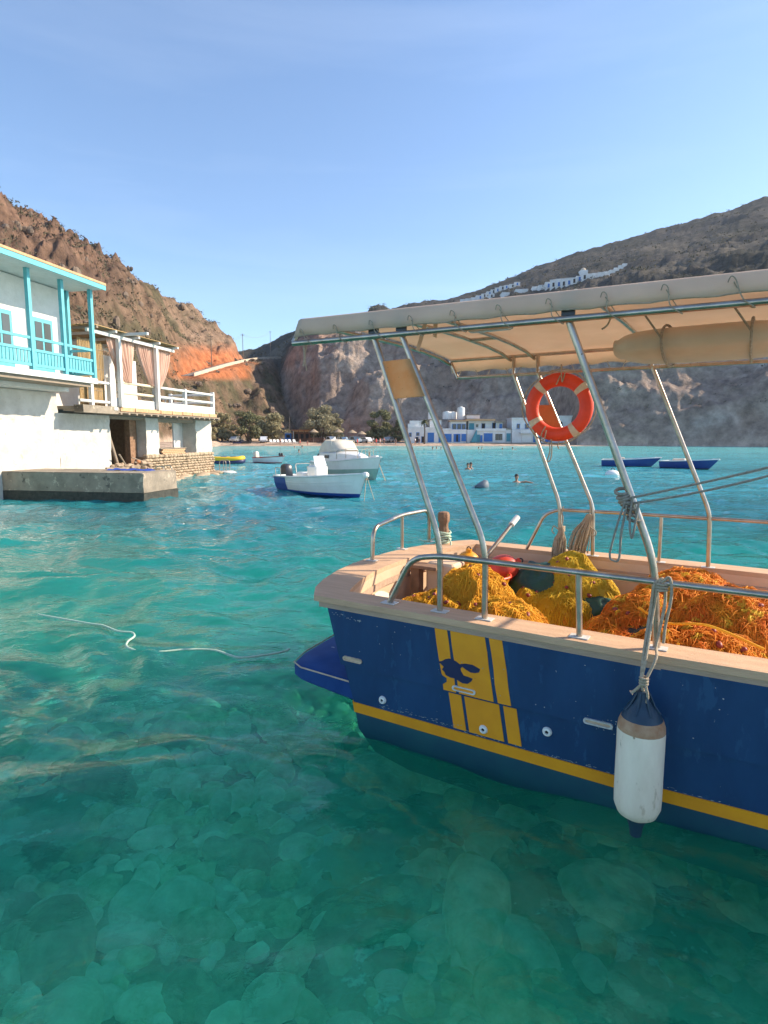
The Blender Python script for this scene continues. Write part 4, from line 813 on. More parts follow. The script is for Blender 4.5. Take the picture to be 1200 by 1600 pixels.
# --- nets: a bumpy heap wrapped in many loose strands, with floats on the cork line
def net(loc, blobs, m, label, n_str, seed, n_float, extra=None):
    t = bthing('fishing_net', label, 'fishing net', loc, 'heaps of fishing net in the boat'); g = np.random.default_rng(seed)
    B = np.array(blobs, float); B[:, :2] -= np.array(loc[:2])
    def H(x, y):
        h = np.full(np.shape(x), -.12)
        for bx, by, rx, ry, hh, rot in B:
            u = (x - bx) * math.cos(rot) + (y - by) * math.sin(rot); v = -(x - bx) * math.sin(rot) + (y - by) * math.cos(rot); q = (u / rx) ** 2 + (v / ry) ** 2
            h = np.maximum(h, hh * np.clip(1 - q, -1, 1) ** 1 * np.where(q < 1, np.clip(1 - q, 0, 1) ** -.45, 1))
        return h + .050 * fbm(x * 4.5, y * 4.5, x * 0, 4, seed, True) + .02 * fbm(x * 13, y * 13, x * 0, 2, seed + 3)
    lo, hi = (B[:, :2] - B[:, 2:4].max(1)[:, None] * 1.05).min(0), (B[:, :2] + B[:, 2:4].max(1)[:, None] * 1.05).max(0)
    lo = np.maximum(lo, [.0 - loc[0], .27 - loc[1]]); hi = np.minimum(hi, [3.2 - loc[0], 2.6 - loc[1]])
    gx, gy = np.meshgrid(np.linspace(lo[0], hi[0], 60), np.linspace(lo[1], hi[1], 60)); gz = H(gx, gy)
    o = grid_obj('net_core', np.stack([gx, gy, np.maximum(gz - .012, -.1)], -1), M['net_core']); o.parent = t
    vs, fs = [], []; o = 0; K = 13; per = [B[i, 2] * B[i, 3] for i in range(len(B))]; per = np.array(per) / sum(per)
    for s in range(n_str):
        i = g.choice(len(B), p=per); bx, by, rx, ry, hh, rot = B[i]
        a, q = g.uniform(0, 6.283), g.random() ** .5; ex, ey = rx * q * math.cos(a), ry * q * math.sin(a)
        x, y = bx + ex * math.cos(rot) - ey * math.sin(rot), by + ex * math.sin(rot) + ey * math.cos(rot)
        flow = 6.283 * fbm(np.array([x * 2.1]), np.array([y * 2.1]), np.array([seed * 3.1]), 2, seed + 5)[0]; th = flow * .9 + g.normal(0, .5); st = g.uniform(.014, .04); off = g.uniform(0, .028)
        curl = g.normal(0, .25); P = []
        for k in range(K):
            P.append((x, y)); th += curl + g.normal(0, .28); x += st * math.cos(th); y += st * math.sin(th)
        P = np.array(P); z = H(P[:, 0], P[:, 1]) + off + .012 * np.sin(np.arange(K) * g.uniform(.5, 1.4) + g.uniform(0, 6))
        ok = (z > -.075) & (P[:, 1] + loc[1] > .27) & (P[:, 1] + loc[1] < 2.6)
        cut = int(np.argmin(ok)) if not ok.all() else K
        if cut < 4: continue
        P = np.column_stack([P, z])[:cut]; r = g.choice([.0017, .0024, .0034, .0055], p=[.35, .4, .2, .05])
        d = np.gradient(P, axis=0); d /= np.linalg.norm(d, axis=1)[:, None] + 1e-9; n1 = np.cross(d, [0, 0, 1.]); n1 /= np.linalg.norm(n1, axis=1)[:, None] + 1e-9; n2 = np.cross(n1, d)
        rg = np.stack([P + n1 * r, P + n2 * r * 1.2, P - n1 * r], 1); c = len(P); vs.append(rg.reshape(-1, 3))
        idx = o + np.arange(c * 3).reshape(c, 3)
        for j, k in ((0, 1), (1, 2), (2, 0)): fs.append(np.stack([idx[:-1, j], idx[:-1, k], idx[1:, k], idx[1:, j]], -1))
        o += c * 3
    w = poly_np('net_strands', np.concatenate(vs), np.concatenate(fs), m, 4); w.parent = t; tag(w, kind='stuff')
    mb = MB(); mb.loft([[V(.019 * k * math.cos(a), .019 * k * math.sin(a), z) for a in [2 * math.pi * j / 10 for j in range(10)]] for k, z in ((.4, -.026), (.85, -.018), (1, 0), (.85, .018), (.4, .026))]); f0 = None
    for k in range(n_float):
        i = g.choice(len(B), p=per); bx, by, rx, ry, hh, rot = B[i]; a, q = g.uniform(0, 6.283), g.random() ** .5 * .9
        x, y = bx + rx * q * math.cos(a), by + ry * q * math.sin(a)
        f = mb.build('float', M['float'], t, smooth=True, ang=60) if f0 is None else f0.copy()
        if f0 is None: f0 = f
        else: COL.objects.link(f); f.parent = t
        f.location = (x, y, float(H(np.array(x), np.array(y))) + .022); f.rotation_euler = (g.uniform(0, 3), g.uniform(0, 3), g.uniform(0, 3))
    for pts in (extra or []): mbx = MB(); mbx.tube(catmull([V(p) - V(loc) for p in pts], 6), .009, 6); mbx.build('head_rope', M['net_y'], t, smooth=True, ang=60)
    return t
net((.42, .95, .55), [(.42, 1.22, .40, .36, .47, 0), (.20, .95, .42, .34, .27, .2), (.75, .95, .44, .36, .31, -.3), (1.05, .62, .42, .30, .20, -.1), (1.32, .62, .30, .26, .14, 0), (.62, .55, .42, .28, .24, 0), (.05, .72, .32, .30, .17, 0)], M['net_y'], 'golden yellow net heaped nearest the aft corner', 5200, 21, 34)
net((.98, 2.22, .55), [(.93, 2.30, .34, .30, .46, 0), (1.12, 2.12, .34, .26, .35, .3), (.78, 2.10, .25, .20, .26, 0), (.70, 1.92, .20, .16, .16, 0), (1.0, 1.90, .30, .18, .17, 0)], M['net_l'], 'lemon yellow net piled on dark green sacks at the far side', 3400, 22, 16)
net((2.05, 1.5, .55), [(2.0, 1.75, .50, .48, .52, 0), (1.72, 1.45, .34, .42, .38, .3), (2.35, 1.35, .52, .5, .5, 0), (1.56, 1.20, .24, .34, .20, .5), (2.15, .9, .5, .36, .32, 0), (1.50, .80, .26, .22, .13, 0)], M['net_o'], 'bright orange net piled highest, forward of the yellow heaps', 5600, 23, 16, [[(1.75, 1.02, .96), (1.95, .85, .93), (2.2, .75, .98), (2.5, .7, .9)], [(2.05, .62, .88), (2.02, .58, .75), (2.0, .52, .62)]])

# ------------------------------------------------------------------ terrace house on the left (frame: x towards the camera, y out to sea)
HF = Frame((-9.9, 34.4, 0), math.radians(-102))
def part(par, name, m, *boxes, bevel=0.0, org=None):
    mb = MB()
    for b in boxes: mb.box(*b)
    return mb.build(name, m, par, bevel=bevel)
def plaster(par, name, u0, u1, n0, n1, z0, z1, m=None, amp=.035, step=.22, seed=1):
    """lumpy hand-plastered block"""
    mb = MB(); nu, nz = max(2, int((u1 - u0) / step)), max(2, int((z1 - z0) / step)); nn = max(2, int((n1 - n0) / step)); rings = []
    for k in range(nz + 1):
        z = z0 + (z1 - z0) * k / nz
        rings.append([(u0 + (u1 - u0) * i / nu, n1, z) for i in range(nu)] + [(u1, n1 - (n1 - n0) * i / nn, z) for i in range(nn)] + [(u1 - (u1 - u0) * i / nu, n0, z) for i in range(nu)] + [(u0, n0 + (n1 - n0) * i / nn, z) for i in range(nn)])
    g = random.Random(seed); R2 = []
    for r in rings: R2.append([(p[0] + g.uniform(-amp, amp), p[1] + g.uniform(-amp, amp), p[2] + (g.uniform(-amp, amp) if z0 < p[2] < z1 else 0)) for p in r])
    mb.loft(R2); return mb.build(name, m or M['plaster'], par, smooth=True, ang=50)
house = thing('terrace_house', 'white plastered waterside house on a stone base carrying a railed terrace', 'house', fr=HF)
WN = -1.1
plaster(house, 'wall', 7.2, 10.4, WN - .5, WN, .3, 3.12, seed=2)
plaster(house, 'pillar', 3.32, 4.46, WN - .9, WN, 1.15, 3.10, seed=3)
plaster(house, 'pillar', -2.28, -.42, WN - .9, WN, 1.25, 3.12, seed=4)
part(house, 'niche_reveal', M['white_paint'], (3.22, 3.31, WN - .9, WN - .06, 1.55, 3.1)); part(house, 'niche_reveal', M['white_paint'], (-.41, .55, WN - .92, WN - .84, 1.5, 3.1))
part(house, 'lintel', M['old_timber'], (-.42, 3.32, WN - .55, WN - .05, 2.93, 3.12), (3.3, 7.2, WN - .5, WN - .08, 2.98, 3.12))
part(house, 'back_wall', M['concrete'], (4.4, 7.3, -4.3, -4.1, .6, 2.2)); part(house, 'back_wall', M['white_paint'], (4.4, 7.3, -4.3, -4.12, 2.204, 3.12)); part(house, 'back_wall', M['plaster'], (4.45, 5.3, -4.08, -3.98, .7, 2.1))
part(house, 'side_wall', M['dark_timber'], (4.28, 4.45, -3.9, WN - .92, .6, 3.1)); part(house, 'side_wall', M['concrete'], (7.2, 7.4, -4.1, WN - .52, .5, 3.1))
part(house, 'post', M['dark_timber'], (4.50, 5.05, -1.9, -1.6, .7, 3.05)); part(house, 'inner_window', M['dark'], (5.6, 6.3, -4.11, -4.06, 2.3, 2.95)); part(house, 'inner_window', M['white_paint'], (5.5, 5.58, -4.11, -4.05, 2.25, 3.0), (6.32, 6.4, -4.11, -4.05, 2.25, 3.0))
mb = MB(); mb.tube([(6.15, -1.55, .75), (6.75, -1.75, 3.02)], .085, 8); mb.build('prop', M['old_timber'], house, smooth=True, ang=60)
mb = MB(); mb.tube([(6.42, -1.75, .75), (6.86, -1.95, 3.02)], .07, 8); mb.build('prop', M['dark_timber'], house, smooth=True, ang=60)
# stone base: many rough stones joined with a mortar core
part(house, 'base_core', M['stone'], (-2.2, 4.44, -2.2, WN - .03, -.8, 1.2), (4.3, 11.3, -2.0, WN + .12, -.8, .62))
mb = MB(); g = random.Random(8); z = -.25
while z < 1.24:
    h = g.uniform(.12, .20); u = -2.3
    while u < 4.46:
        w = g.uniform(.12, .36); mb.bbox((u + w / 2, WN + g.uniform(-.02, .05), z + h / 2), w - .012, .3, h * g.uniform(.85, 1.12) - .008, g.uniform(-.09, .09), .05, Matrix.Rotation(g.uniform(-.14, .14), 3, 'Y')); u += w
    z += h
for k in range(7):
    zz = -.2 + k * .2; u = WN
    while u > -2.2: w = g.uniform(.2, .4); mb.bbox((-2.25 + g.uniform(-.04, .03), u - w / 2, zz + .1), .3, w - .03, .18, 0, .04); u -= w
tag(mb.build('base_stones', M['stone'], house, smooth=True, ang=30), kind='stuff')
mb = MB(); f0 = None
for r in range(3):
    for k in range(10):
        b = part(house, 'brick', M['tile'], (0, .21, -.05, .05, 0, .075), bevel=.006) if f0 is None else f0.copy()
        if f0 is None: f0 = b
        else: COL.objects.link(b); b.parent = house
        b.location = (.95 + k * .222 + (.1 if r % 2 else 0), WN + .04, 1.262 + r * .088)
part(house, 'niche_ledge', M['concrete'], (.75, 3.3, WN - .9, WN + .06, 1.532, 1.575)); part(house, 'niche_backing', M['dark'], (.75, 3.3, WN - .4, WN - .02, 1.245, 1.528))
# terrace slab, joist ends and coping tiles
mb = MB(); mb.prism([(10.3, .0), (10.3, -4.4), (-2.9, -4.4), (-2.9, -1.3), (-.85, .0)], 3.27, 3.40); mb.build('terrace_slab', M['concrete'], house)
mb = MB(); mb.prism([(10.3, .02), (10.3, -.9), (-2.5, -.9), (-1.2, .02)], 3.205, 3.262); mb.build('edge_plank', M['old_timber'], house)
for k in range(17): part(house, 'joist', M['old_timber'], (-1.3 + k * .56, -1.18 + k * .57 + .12, -4.2, .10, 3.125, 3.20) if False else (-1.0 + k * .56, -.88 + k * .56, -1.05, .12, 3.13, 3.20))
u = 8.0
for k in range(9):
    w = 1.06 - .02 * k; 
    if u - w < -1.0: w = u + 1.0
    if w > .2: part(house, 'coping_tile', M['tile'], (u - w + .02, u - .02, -.12, .06 + random.uniform(-.01, .015), 3.275 + random.uniform(-.012, .008), 3.455), bevel=.012)
    u -= w
part(house, 'terrace_corner', M['concrete'], (8.0, 10.3, -.4, .03, 3.14, 3.45)); part(house, 'terrace_corner', M['white_paint'], (8.15, 8.4, .03, .06, 3.3, 3.42))
part(house, 'upper_wall', M['white_paint'], (-2.4, 10.3, -4.5, -4.2, 3.41, 3.9)); part(house, 'upper_wall', M['white_paint'], (1.6, 8.2, -3.6, -3.4, 3.41, 6.25), (8.25, 10.35, -3.4, -3.2, 3.41, 6.25))
# railing
rail = thing('terrace_railing', 'white painted rail of square posts and two bars along the terrace edge', 'railing', fr=HF)
part(rail, 'upstand', M['white_paint'], (-.62, 8.05, -.20, -.055, 3.46, 3.84), (-.76, -.64, -1.0, -.05, 3.46, 3.84))
for u, w, h in ((8.28, .36, 1.22), (5.02, .15, 1.19), (2.33, .15, 1.20), (-.70, .16, 1.24), (7.6, .0, 0)):
    if w: part(rail, 'post', M['white_paint'], (u - w / 2, u + w / 2, -.235, -.035, 3.462, 3.46 + h), bevel=.01)
for a, b, m in ((8.08, 5.1, 'reed_tan'), (4.94, 2.41, 'w'), (2.25, -.62, 'w')):
    mm = M['white_paint'] if m == 'w' else mat('cream_rail', (.74, .60, .42), rough=.7)
    for z in (4.10, 4.55): mb = MB(); mb.tube([(a, -.13, z), (b, -.13, z)], .065, 8); mb.build('bar', mm, rail, smooth=True, ang=60)
for z in (4.10, 4.55): mb = MB(); mb.tube([(-.7, -.24, z), (-.75, -2.8, z)], .06, 8); mb.build('bar', M['white_paint'], rail, smooth=True, ang=60)
for z in (3.62, 4.42): mb = MB(); mb.tube([(8.48, -.13, z), (10.3, -.13, z)], .065, 8); mb.build('bar', M['white_paint'], rail, smooth=True, ang=60)
part(rail, 'post', M['white_paint'], (-.84, -.68, -2.9, -2.75, 3.462, 4.66)); part(rail, 'post', M['white_paint'], (9.5, 9.65, -.2, -.06, 3.462, 4.6))
# pergola
pg = thing('pergola', 'white timber pergola with reed roof over the terrace', 'pergola', fr=HF)
for u in (5.1, 7.92): part(pg, 'post', M['white_paint'], (u - .085, u + .085, -.02, .15, 3.46, 6.36), bevel=.01)
for u in (3.8, 9.0): part(pg, 'post', M['white_paint'], (u - .07, u + .07, -3.1, -2.96, 3.41, 6.4))
part(pg, 'beam', M['white_paint'], (3.55, 9.9, .0, .12, 6.362, 6.50)); part(pg, 'beam', M['white_paint'], (3.55, 9.9, -3.1, -2.98, 6.402, 6.54))
for u in (3.7, 5.3, 6.9, 8.5, 9.7): part(pg, 'rafter', M['white_paint'] if u < 8.6 else M['old_timber'], (u - .05, u + .05, -3.25, .42, 6.503 if u > 0 else 0, 6.60))
part(pg, 'rafter', M['white_paint'], (7.6, 7.74, -.6, 1.35, 6.52, 6.63))
mb = MB(); g = random.Random(5)
for k in range(150): n = -3.3 + k * .0245; mb.tube([(3.35 + g.uniform(-.12, .1), n, 6.625 + g.uniform(0, .03)), (9.95, n + g.uniform(-.02, .02), 6.62 + g.uniform(0, .03))], .014, 4)
tag(mb.build('reed_roof', M['reed'], pg), kind='stuff')
mb = MB()
for k in range(64): u = 8.45 + k * .024; mb.tube([(u, -.35 + g.uniform(-.015, .015), 3.45), (u + g.uniform(-.03, .03), -.35, 6.1 + g.uniform(-.12, .08))], .013, 4)
scr = thing('reed_screen', 'upright brown reed screen at the near end of the terrace', 'screen', fr=HF); tag(mb.build('reeds', M['reed'], scr), kind='stuff')
mb = MB(); [mb.tube([(8.42, -.33, z), (10.0, -.33, z)], .012, 5) for z in (4.1, 5.0, 5.8)]; mb.build('binding_rod', M['old_timber'], scr)
def curtain(ua, ub, ug, wg, z0, z1, n0, label, seed):
    R, Cn = 22, 54; X = np.zeros((R, Cn, 3)); g = np.random.default_rng(seed); ph = g.uniform(0, 6, 3)
    for i in range(R):
        v = i / (R - 1); z = z1 + (z0 - z1) * v; k = v ** 1.5; a = ua + (ug - wg / 2 - ua) * k if ua < ub else ua; b = ub + (ug + wg / 2 - ub) * k
        for j in range(Cn):
            w = j / (Cn - 1); u = a + (b - a) * w
            n = n0 + (.05 + .05 * v) * math.sin(w * 6.283 * 7.5 + ph[0] + .6 * math.sin(3 * v + ph[1])) + .02 * math.sin(w * 37 + v * 2)
            X[i, j] = (u, n, z)
    o = grid_obj('curtain', X, M['curtain']); place(o, fr=HF); so = o.modifiers.new('thick', 'SOLIDIFY'); so.thickness = .008
    return tag(o, label, 'curtain', 'curtains of the pergola')
curtain(6.55, 8.42, 7.15, .55, 4.55, 6.36, -.12, 'peach curtain nearest the reed screen, gathered towards the pergola post', 1)
curtain(5.22, 6.35, 5.32, .22, 4.55, 6.36, -.12, 'narrow peach curtain swept aside to the inner pergola post', 2)
curtain(3.62, 5.0, 4.82, .30, 4.45, 6.36, -.12, 'peach curtain at the seaward end of the pergola, bulging outwards', 3)
t = thing('terrace_table', 'low white table behind the terrace railing', 'table', (3.3, -1.3, 3.41), fr=HF); part(t, 'tabletop', M['white_paint'], (-.6, .6, -.4, .4, .68, .72)); [part(t, 'leg', M['white_paint'], (x - .03, x + .03, y - .03, y + .03, 0, .678)) for x in (-.5, .5) for y in (-.32, .32)]
# quay, towel, ladders, rubble
quay = thing('quay', 'stained concrete quay block with a dark waterline', 'quay', fr=HF)
QU0, QU1, QN = 11.3, 13.4, 4.62
plaster(quay, 'quay_body', QU0, QU1, -1.6, QN, .26, .90, M['concrete'], .02, .4, 9); plaster(quay, 'tide_band', QU0 - .02, QU1 + .02, -1.6, QN + .02, -1.5, .25, M['algae'], .03, .4, 10)
part(quay, 'quay_top', M['concrete'], (QU0 + .03, QU1 - .03, -1.1, QN - .03, .903, .935)); part(quay, 'landing', M['concrete'], (8.2, QU0 - .01, -1.0, -.2, -.8, .60))
quay2 = thing('sea_rock_ledge', 'low rock ledge awash beneath the stone base', 'rock', fr=HF); mb = MB(); g = random.Random(4)
for k in range(30): u = g.uniform(-3.0, 5.8); mb.ball((u, -.75 + g.uniform(-.3, .5), g.uniform(-.12, .02)), g.uniform(.25, .6), g.uniform(.2, .45), g.uniform(.08, .2), 8, 6, rough=.3)
mb.build('ledge_stones', M['stone'], quay2, smooth=True, ang=60)
t = thing('pale_rock', 'pale flat rock at the waterline past the stone base', 'rock', (-2.9, -.2, 0), fr=HF); mb = MB(); [mb.ball((g.uniform(-.7, .7), g.uniform(-.3, .3), 0), .5, .35, .11, 9, 6, rough=.25) for _ in range(5)]; mb.build('rock_mass', M['foam'], t, smooth=True, ang=60)
t = thing('towel', 'blue towel lying over the quay edge', 'towel', (QU0 + .55, 3.4, .937), fr=HF); X = np.zeros((24, 14, 3)); gg = np.random.default_rng(2)
for i in range(24):
    for j in range(14):
        y = -1.15 + 1.9 * i / 23; x = -.28 + .56 * j / 13; z = .02 + .025 * math.sin(y * 9 + x * 4) + .02 * math.sin(x * 17); 
        if y > .55: z -= (y - .55) * .6
        X[i, j] = (x + .2 * (y > 0) * y, y, max(z, .006) if y < .6 else z + .02)
o = grid_obj('towel_cloth', X, M['towel']); o.parent = t
def ladder(u, n, top, bot, w, label, dirn=1):
    t = thing('sea_ladder', label, 'ladder', (u, n, 0), fr=HF, group='steel bathing ladders')
    for s in (-1, 1): mb = MB(); mb.tube(fillet([(.45 * dirn, s * w / 2, .3), (.45 * dirn, s * w / 2, top), (0, s * w / 2, top), (0, s * w / 2, bot)], .22, 7), .022, 8); mb.build('rail', M['steel'], t, smooth=True, ang=60)
    for z in np.arange(bot + .1, .5, .27): mb = MB(); mb.tube([(0, -w / 2, z), (0, w / 2, z)], .016, 6); mb.build('rung', M['steel'], t)
    return t
def ladder2(u, n, top, bot, w, label):
    t = thing('sea_ladder', label, 'ladder', (u, n, 0), fr=HF, group='steel bathing ladders')
    for s in (-1, 1): mb = MB(); mb.tube(fillet([(s * w / 2, -.42, bot + .3), (s * w / 2, -.42, top), (s * w / 2, .0, top), (s * w / 2, .0, bot)], .2, 7), .024, 8); mb.build('rail', M['steel'], t, smooth=True, ang=60)
    for z in np.arange(bot + .1, .5, .27): mb = MB(); mb.tube([(-w / 2, 0, z), (w / 2, 0, z)], .016, 6); mb.build('rung', M['steel'], t)
ladder2(8.2, 2.35, .92, -.7, .62, 'double hooped steel ladder rising from the water by the quay')
part(quay, 'ladder_footing', M['concrete'], (7.5, 9.0, -.19, 2.1, -.9, -.06))
ladder2(-2.5, -.2, .75, -.6, .5, 'small steel ladder at the far corner of the stone base')
t = thing('rubble_heap', 'heap of broken stone and timber under the terrace opening', 'rubble', (5.9, -1.0, .62), fr=HF); mb = MB(); g = random.Random(6)
for k in range(46): mb.bbox((g.uniform(-1.5, 1.7), g.uniform(-.5, .45), g.uniform(.0, .32) * (1 - abs(g.uniform(-.6, .6)))), g.uniform(.12, .4), g.uniform(.1, .3), g.uniform(.08, .22), g.uniform(0, 3), .03, Matrix.Rotation(g.uniform(-.5, .5), 3, 'X'))
tag(mb.build('broken_stones', M['rubble'], t), kind='stuff')
for a, b, r in (((-1.4, .1, .2), (-.2, -.1, .55), .03), ((1.3, .3, .75), (.5, .1, .15), .035), ((.2, .3, .35), (-1.2, .35, .22), .03), ((.9, .4, .1), (2.4, .4, .16), .05)): mb = MB(); mb.tube([a, b], r, 6); mb.build('timber', M['old_timber'], t)
mb = MB(); mb.ball((-.1, .3, .36), .14, .12, .09, 10, 6, rough=.15); mb.build('orange_lump', M['roof_orange'], t, smooth=True, ang=60)
mb = MB(); pts = [(1.02 + .0, -1.9, z) for z in np.linspace(1.6, 3.0, 8)]; mb.tube(pts, .05, 8); t = thing('striped_pole', 'blue and white striped pole seen through the wall niche', 'pole', (1.02, -1.9, 1.58), fr=HF)
for k in range(14): part(t, 'stripe', M['shutter_blue'] if k % 2 else M['white_paint'], (.55, .68, -.9, -.77, k * .1, k * .1 + .098))

# house with the turquoise balcony at the left border (continues out of the picture)
bh = thing('balcony_house', 'white house with turquoise timber balcony and overhanging eave beside the quay', 'house', fr=HF)
plaster(bh, 'wall', 10.45, 21, -1.6, -1.05, -.4, 3.9, seed=12, step=.35)
plaster(bh, 'wall', 10.6, 21, -4.5, -.35, 3.92, 7.75, M['white_paint'], .012, .5, 13)
part(bh, 'balcony_floor', M['white_paint'], (10.42, 15.2, -.34, .85, 4.22, 4.42)); part(bh, 'balcony_beam', M['old_timber'], (10.7, 15.0, -.3, .72, 4.08, 4.215))
part(bh, 'roof', M['white_paint'], (10.35, 21.4, -4.8, 1.3, 7.78, 7.90)); part(bh, 'eave_board', M['turq'], (10.3, 21.4, 1.302, 1.34, 7.76, 7.93)); part(bh, 'roof_tiles', M['tile'], (10.3, 21.4, -4.9, 1.36, 7.935, 8.02))
for u in (10.50, 12.05, 13.6, 15.1): part(bh, 'balcony_post', M['turq'], (u - .07, u + .07, .70, .84, 4.425, 7.775), bevel=.01)
part(bh, 'balcony_post', M['turq'], (10.44, 10.57, -.33, -.2, 4.425, 7.775))
for z in (4.55, 5.05, 5.45): part(bh, 'balcony_rail', M['turq'], (10.58, 15.0, .73, .81, z, z + .09)); part(bh, 'balcony_rail', M['turq'], (10.46, 10.54, -.19, .69, z, z + .09))
for k in range(29): part(bh, 'baluster', M['turq'], (10.65 + k * .152, 10.65 + k * .152 + .11, .755, .785, 4.645, 5.045))
for k in range(6): part(bh, 'baluster', M['turq'], (10.485, 10.515, -.15 + k * .14, -.05 + k * .14, 4.645, 5.045))
for a in (11.3, 13.2): d_ = part(bh, 'door', M['turq'], (a, a + 1.0, -.36, -.30, 4.43, 6.5)); part(d_, 'pane', M['glass'], (a + .12, a + .45, -.31, -.285, 5.3, 6.35), (a + .55, a + .88, -.31, -.285, 5.3, 6.35))
for a in (16.4, 18.6): d_ = part(bh, 'window', M['turq'], (a, a + 1.0, -.37, -.31, 5.1, 6.5)); part(d_, 'pane', M['glass'], (a + .1, a + .46, -.33, -.295, 5.2, 6.4), (a + .54, a + .9, -.33, -.295, 5.2, 6.4))
d_ = part(bh, 'boat_garage_door', M['turq'], (14.6, 17.2, -1.06, -.98, .2, 2.6)); [part(d_, 'door_plank', M['turq'], (14.65 + k * .25, 14.88 + k * .25, -.98, -.955, .25, 2.55)) for k in range(10)]

# ------------------------------------------------------------------ boats in the bay
def hull_rings(L, B, fs, fb, draft, rake=.5, n=14, zs=(-1, -.5, 0, .12, .5, 1.0)):
    """rings along the boat; each runs from the port gunwale under the keel to starboard"""
    rings = []
    for i in range(n + 1):
        s = i / n; w = B / 2 * (min(1, .80 + .5 * s) * (1 - max(0, (s - .42) / .58) ** 2.3)); w = max(w, .012); fr = fs + (fb - fs) * s ** 1.9
        left = []
        for z in zs:
            zz = z * fr if z > 0 else z * draft * (1 - .35 * s ** 3); k = np.interp(z, [-1, -.5, 0, .5, 1], [.02, .50, .80, .94, 1.0]) * (1 if z >= 0 or s < .8 else 1 - (s - .8) * 2.2)
            x = s * L + rake * max(0, z) * s ** 5 - rake * .55 * max(0, -z) * s ** 4; left.append((x, max(w * k, .006), zz))
        rings.append(left)
    return rings
def small_boat(t, L, B, fs, fb, draft, m_hull, m_bottom, m_in, rake=.45, rail_m=None, open_to=.86, deck_z=.12, stripe=None, bt=.12):
    R = hull_rings(L, B, fs, fb, draft, rake, zs=(-1, -.5, 0, bt, .5, .80, 1.0))
    def loftside(i0, i1, name, m, out=0.0):
        mb = MB()
        for sg in (1, -1): mb.loft([[(x, sg * (y + out), z) for x, y, z in r[i0:i1]] for r in R], False, False)
        for r in (R[0],): mb.mesh([(x, y + out, z) for x, y, z in r[i0:i1]] + [(x, -y - out, z) for x, y, z in reversed(r[i0:i1])], [tuple(range(2 * (i1 - i0)))])
        return mb.build(name, m, t, smooth=True, ang=40)
    loftside(0, 4, 'bottom', m_bottom); loftside(3, 7, 'hull', m_hull)
    if stripe: loftside(5, 7, 'sheer_stripe', stripe, .012)
    g0 = [(r[-1][0], r[-1][1] + .015, r[-1][2] + .01) for r in R]
    mb = MB(); mb.tube(g0, .035, 6); mb.tube([(x, -y, z) for x, y, z in g0], .035, 6); mb.tube([g0[0], (g0[0][0], -g0[0][1], g0[0][2])], .035, 6); mb.build('gunwale', rail_m or m_hull, t, smooth=True, ang=60)
    k = int(len(R) * open_to); mb = MB()
    for sg in (1, -1): mb.loft([[(r[-1][0], sg * (r[-1][1] - .05), r[-1][2]), (r[-1][0] - .02, sg * max(r[-1][1] - .12, .02), deck_z)] for r in R[:k]], False, False)
    mb.loft([[(r[-1][0] - .02, max(r[-1][1] - .12, .02), deck_z), (r[-1][0] - .02, -max(r[-1][1] - .12, .02), deck_z)] for r in R[:k]], False, False); mb.build('cockpit', m_in, t)
    mb = MB(); mb.loft([[(r[-1][0], r[-1][1], r[-1][2] + .005), (r[-1][0], 0, r[-1][2] + .05), (r[-1][0], -r[-1][1], r[-1][2] + .005)] for r in R[k - 1:]], False, False); mb.build('foredeck', m_hull, t)
    return R
def outboard(t, x, z, s, m=None):
    mb = MB(); mb.loft([[(x + dx * s + (.10 * s if zz > .3 else 0) * -zz, dy * s, z + zz * s) for dx, dy in ((-.30 * k, -.15 * k), (.14 * k, -.17 * k), (.2 * k, 0), (.14 * k, .17 * k), (-.30 * k, .15 * k), (-.36 * k, 0))] for k, zz in ((.7, .0), (1, .1), (1, .35), (.9, .5), (.5, .58))]); o = mb.build('outboard_motor', m or M['motor'], t, smooth=True, ang=40)
    mb = MB(); mb.loft([[(x + dx * s, dy * s, z + zz * s) for dx, dy in ((-.10, -.06), (.08, -.06), (.08, .06), (-.10, .06))] for zz in (-.85, .0)]); mb.build('motor_leg', M['motor'], o); return o
def heading(a, b): return math.atan2(b.y - a.y, b.x - a.x)

a, b = on_z(452, 763), on_z(562, 776); L = (b - a).length
t = thing('motor_skiff', 'white open skiff with a blue keel and a dark outboard, nearest moored boat', 'motorboat', a, heading(a, b), 'motorboats moored in the bay')
R = small_boat(t, L, 1.85, .56, .84, .28, M['grp'], M['grp_blue'], M['grp'], .40, deck_z=.2)
for sg in (1, -1):
    for z in (.45, .62):
        mb = MB(); mb.tube([((1 - z) * r[3][0] + z * r[6][0], sg * (np.interp(z, [0, .5, 1], [r[3][1], r[4][1], r[6][1]]) + .004), r[3][2] + (r[6][2] - r[3][2]) * z) for r in R[3:-1]], .014, 5); mb.build('spray_strake', M['grp'], t)
mb = MB()
for sg in (1, -1): mb.loft([[(r[q][0], sg * (r[q][1] + .012), r[q][2]) for q in (3, 4, 5, 6)] for r in R[:4]], False, False)
mb.mesh([(x - .012, y, z) for x, y, z in R[0][3:7]] + [(x - .012, -y, z) for x, y, z in reversed(R[0][3:7])], [tuple(range(8))]); mb.build('stern_panel', M['grp_blue'], t)
mb = MB(); mb.bbox((2.1, 0, .62), .62, .62, .85, 0, .06); con = mb.build('steering_console', M['grp'], t, smooth=True, ang=30)
mb = MB(); mb.hexa([(2.30, -.28, 1.05), (2.33, -.28, 1.05), (2.33, .28, 1.05), (2.30, .28, 1.05), (2.16, -.24, 1.42), (2.18, -.24, 1.42), (2.18, .24, 1.42), (2.16, .24, 1.42)]); mb.build('windscreen', mat('pale_screen', (.70, .72, .74), rough=.1), con)
